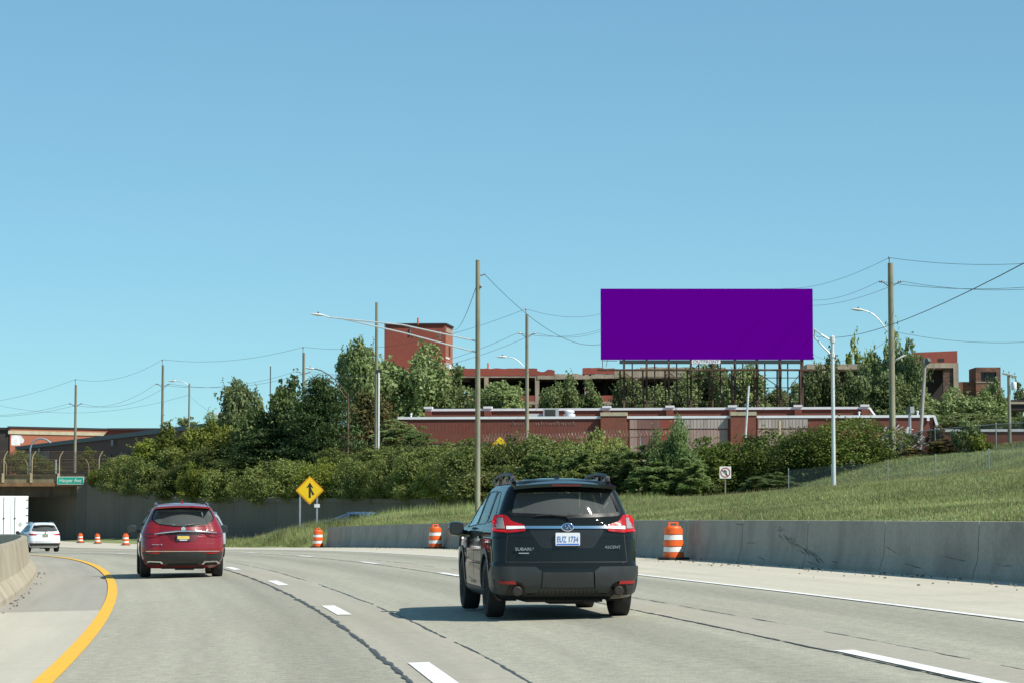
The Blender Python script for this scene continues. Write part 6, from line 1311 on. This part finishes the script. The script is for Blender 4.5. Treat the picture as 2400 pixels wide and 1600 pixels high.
for sx in (-1,1):
    tl = cr.patch('tail_lamp',[(sx*x,z) for x,z in rounded([(.50,1.02),(.60,.955),(.80,.94),(.955,.98),(.965,1.05),(.80,1.045),(.60,1.04)],.02)],'rear',.012,.03,dkl)
    cr.patch('lit_strip',[(sx*x,z) for x,z in [(.60,.975),(.80,.955),(.94,.99),(.94,1.005),(.80,.975),(.62,.99)]],'rear',.018,.01,red_lens,tl,maxe=.03)
    cr.patch('reflector',[(sx*x,z) for x,z in [(.55,.56),(.80,.57),(.80,.59),(.56,.585)]],'rear',.026,.02,red_lens)
    fr = [(.42,.30),(.50,.385),(.80,.395),(.88,.33),(.82,.33),(.77,.37),(.53,.36),(.47,.30)]
    cr.patch('exhaust_trim',[(sx*x,z) for x,z in fr],'rear',.035,.05,chrome); cr.patch('exhaust_outlet',[(sx*x,z) for x,z in [(.48,.30),(.54,.35),(.76,.36),(.81,.33),(.75,.30)]],'rear',.030,.04,dark_under)
    MB().tube([(sx*.60,.66,1.675),(sx*.615,.90,1.725),(sx*.62,1.8,1.745),(sx*.61,2.6,1.70)],(.010,.018,.018,.012),6).build('roof_rail',mat('satin rail',(.25,.28,.30),.4,.6),cr.root,60,True)
    for y in (1.42,2.42): cr.patch('door_seam',[(y,.40),(y+.012,.40),(y+.012,1.13),(y,1.13)],'side',.0012,.004,black,None,sx)
    cr.patch('sill_trim',[(1.6,.24),(1.62,.38),(3.65,.38),(3.67,.24)],'side',.01,.03,cladding,None,sx)
cr.patch('lower_bumper',[(-.95,.60),(-.90,.42),(-.80,.30),(.80,.30),(.90,.42),(.95,.60),(.70,.565),(.35,.60),(-.35,.60),(-.70,.565)],'rear',.014,.04,cladding)
cr.patch('bumper_strip',[(-.86,.612),(.86,.612),(.86,.628),(-.86,.628)],'rear',.016,.03,chrome); cr.patch('skid_plate',[(-.40,.27),(.40,.27),(.36,.32),(-.36,.32)],'rear',.022,.05,dark_under)
cr.patch('plate_recess',rounded([(-.42,1.045),(-.27,.84),(.27,.84),(.42,1.045)],.05),'rear',.003,.004,mat('red recess',(.10,.006,.009),.35))
cr.patch('recess_shade_strip',[(-.44,1.00),(-.40,1.045),(.40,1.045),(.44,1.00)],'rear',.006,.004,black_gloss)  # black strip standing in for shade along the top of the recess
plate(cr,.935,.318,.158,mat('plate navy',(.03,.04,.07),.5),None,None,.03); yy = cr.rear_y(0,.935)-.038
MB().box((-.14,yy,.905),(.14,yy+.004,.975)).build('plate_text_field',mat('plate yellow',(.75,.55,.12),.5,var=.25,scale=20),cr.root,None,True); MB().box((-.09,yy,.870),(.09,yy+.004,.892)).build('plate_frame_text',plate_w,cr.root,None,True)
MB().lathe([(.055,0),(.055,.016),(.04,.02),(0,.02)],'y',20,(0,0,0)).build('emblem',chrome,cr.root,40,True).location = (0,cr.rear_y(0,1.135)-.035,1.135)
MB().box((-.74,cr.rear_y(.66,.775)-.02,.768),(-.55,cr.rear_y(.66,.775)+.03,.780)).box((-.53,cr.rear_y(.5,.775)-.015,.762),(-.50,cr.rear_y(.5,.775)+.01,.79)).build('badge',silver,cr.root,None,True)
wiper(cr,.0+.10,.42,1.225,1.245); MB().prism([(.98,1.74),(1.14,1.74),(1.11,1.785),(1.07,1.795)],-.025,.025,'yz').build('antenna_fin',paint_r,cr.root,None,True)
# --- white SUV further on, near the overpass
paint_w = mat('white paint',(.72,.74,.75),.25,0,coat=.8); paint_s = mat('pale silver paint',(.46,.48,.48),.28,.3,coat=.8)
tabW = [(.24,.78,.30,4.3,.26,.06),(.32,.86,.14,4.45,.30,.08),(.45,.91,.04,4.55,.33,.09),(.62,.92,.0,4.6,.34,.10),(.80,.92,.03,4.58,.34,.11),(.95,.91,.06,4.45,.34,.12),(1.04,.895,.09,4.0,.33,.12),(1.12,.865,.13,3.5,.32,.12),(1.25,.80,.22,3.2,.30,.11),(1.40,.73,.33,2.85,.27,.10),(1.52,.665,.42,2.5,.24,.09),(1.58,.61,.48,2.25,.22,.07),(1.62,.52,.58,2.0,.18,.06),(1.645,.36,.75,1.8,.12,.04),(1.655,.18,.95,1.6,.07,.03)]
rwinW = rounded([(-.70,1.16),(0,1.135),(.70,1.16),(.73,1.22),(.58,1.49),(0,1.50),(-.58,1.49),(-.73,1.22)],.05)
swW = [rounded([(2.1,1.08),(3.1,1.06),(2.85,1.15),(2.3,1.47),(2.12,1.50)],.05),rounded([(1.2,1.10),(2.03,1.085),(2.03,1.505),(1.3,1.50)],.04),rounded([(.72,1.17),(1.12,1.11),(1.2,1.48),(1.0,1.46)],.06)]
def small_suv(label, pos, yaw, paint, ztxt=None, sc=1, low=None):
    c_ = plain_suv(label,'suv',tabW,4.65,pos,yaw,sc,paint,.355,.95,3.68,.92,.79,.23,.89,rwinW,[(0,1.15),(.66,1.18),(.70,1.22),(.56,1.47),(0,1.48),(-.1,1.3)],swW,3.05,1.06)
    seats(c_,((1.5,3,1.16),(2.4,2,1.18))); spoiler_mesh(c_,.56,.24,.6,1.49,1.60,paint,.05)
    for sx in (-1,1):
        tl = c_.patch('tail_lamp',[(sx*x,z) for x,z in rounded([(.42,.985),(.55,.935),(.86,.94),(.885,1.04),(.70,1.03)],.02)],'rear',.012,.03,red_lens)
        c_.patch('reflector',[(sx*x,z) for x,z in [(.62,.47),(.80,.47),(.80,.49),(.62,.49)]],'rear',.026,.02,red_lens)
        MB().tube([(sx*.58,.66,1.60),(sx*.59,.85,1.645),(sx*.59,1.7,1.66),(sx*.58,2.3,1.62)],.024,6).build('roof_rail',silver,c_.root,60,True)
        c_.patch('sill_trim',[(1.4,.25),(1.42,.36),(3.2,.36),(3.22,.25)],'side',.01,.03,cladding,None,sx)
    c_.patch('lower_bumper',[(-.88,.50),(-.84,.40),(-.76,.30),(.76,.30),(.84,.40),(.88,.50)],'rear',.014,.04,cladding)
    c_.patch('chrome_strip',[(-.42,1.005),(.42,1.005),(.42,1.022),(-.42,1.022)],'rear',.012,.02,chrome)
    plate(c_,.915,.30,.15,mat('worn plate',(.30,.28,.18),.5,var=.3,scale=18),None,None,.025); wiper(c_,.02,.36,1.155,1.165)
    MB().lathe([(.05,0),(.05,.014),(0,.014)],'y',16).build('emblem',mat('gold emblem',(.55,.38,.10),.3,.8),c_.root,40,True).location = (0,c_.rear_y(0,1.06)-.02,1.06)
    return c_
pw, hw_ = rear_place(107,1265,148); cw_ = small_suv('white SUV with red lamps following the truck toward the overpass',pw,hw_+.04,paint_w); cw_.root.scale = (1.1,1.1,1.12)
ps, hs = rear_place(474,1250,86); small_suv('pale silver SUV mostly hidden behind the red one',ps,hs,paint_s)
# --- blue car on the ramp, only its roof shows over the grass
pb = V(893,1210,158); zb_car = gz(pb.x,158); 
cbk = small_suv('blue car with sunlit roof passing on the ramp behind the grass',(pb.x,158,zb_car),1.15,mat('blue paint',(.06,.12,.22),.25,.2,coat=.9))
cbk.root.scale = (1,1,.88)
cbk.root.location.z = V(893,1199,158).z-1.655*.88
# --- white box trailer by the overpass
pt, ht = rear_place(30,1250,172); 
tk = thing('box_trailer','white box trailer with rear doors showing beyond the median barrier','truck',(V(24,1250,176).x,176,pt[2]-.15),ht+.03)
tx1 = 1.3; zt0, zt1 = 1.15, 4.05
wt = mat('white trailer paint',(.80,.82,.80),.4,var=.03,scale=.7,dirt=(.6,.6,.57),dscale=.8,damt=.4)
MB().box((-tx1,0,zt0),(tx1,14,zt1)).build('box',wt,tk,None,True)
for x0_,x1_ in ((-tx1+.06,-.02),(.02,tx1-.06)):
    dr = MB().box((x0_,-.04,zt0+.1),(x1_,-.002,zt1-.12)).build('rear_door',wt,tk,None,True)
    for x in ((x0_+x1_)/2-.1-.22*(1 if x0_ < 0 else -1)*-1,):
        MB().tube([(x,-.07,zt0+.05),(x,-.07,zt1-.08)],.022,6).build('lock_rod',steel,dr,None,True); MB().box((x-.05,-.10,zt0+1.2),(x+.05,-.05,zt0+1.3)).build('rod_bracket',black,dr,None,True)
for z in (1.5,2.05,2.6,3.15,3.75): MB().box((tx1-.16,-.07,z),(tx1+.0,-.041,z+.05)).build('hinge',black,tk,None,True)
MB().box((-tx1-.01,-.03,zt1-.11),(tx1+.01,.2,zt1+.02)).build('header',wt,tk,None,True); MB().prism([(.72,1.75),(.88,1.95),(.72,2.15),(.56,1.95)],-.055,-.041).build('placard',mat('grey placard',(.42,.43,.43),.6),tk,None,True)
MB().box((-tx1,-.05,zt0-.15),(tx1,.15,zt0+.09)).build('sill_beam',steel,tk,None,True); MB().box((-1.1,.0,.5),(1.1,.1,.62)).box((-.7,.0,.6),(-.6,.1,1.05)).box((.6,.0,.6),(.7,.1,1.05)).build('underride_guard',steel,tk,None,True)
for sx in (-1,1):
    for y in (1.6,2.85):
        t_ = bpy.data.objects.new('wheel',None); C.objects.link(t_); t_.parent = tk; t_.location = (sx*1.0,y,.5)
        MB().lathe([(.28,-.28),(.46,-.28),(.5,-.22),(.5,.22),(.46,.28),(.28,.28)],'x',24).build('tyre',rubber,t_,40,True); MB().lathe([(.28,sx*.2),(.1,sx*.1),(0,sx*.1)],'x',18).build('rim',silver,t_,40,True)
    MB().box((sx*.75-.12,-.055,zt0-.12),(sx*.75+.12,-.051,zt0-.03)).build('tail_lamp',red_lens,tk,None,True)
MB().box((-1.0,1.2,.75),(1.0,3.4,1.0)).box((-.5,.16,.85),(.5,14,1.14)).build('chassis',dark_under,tk,None,True)
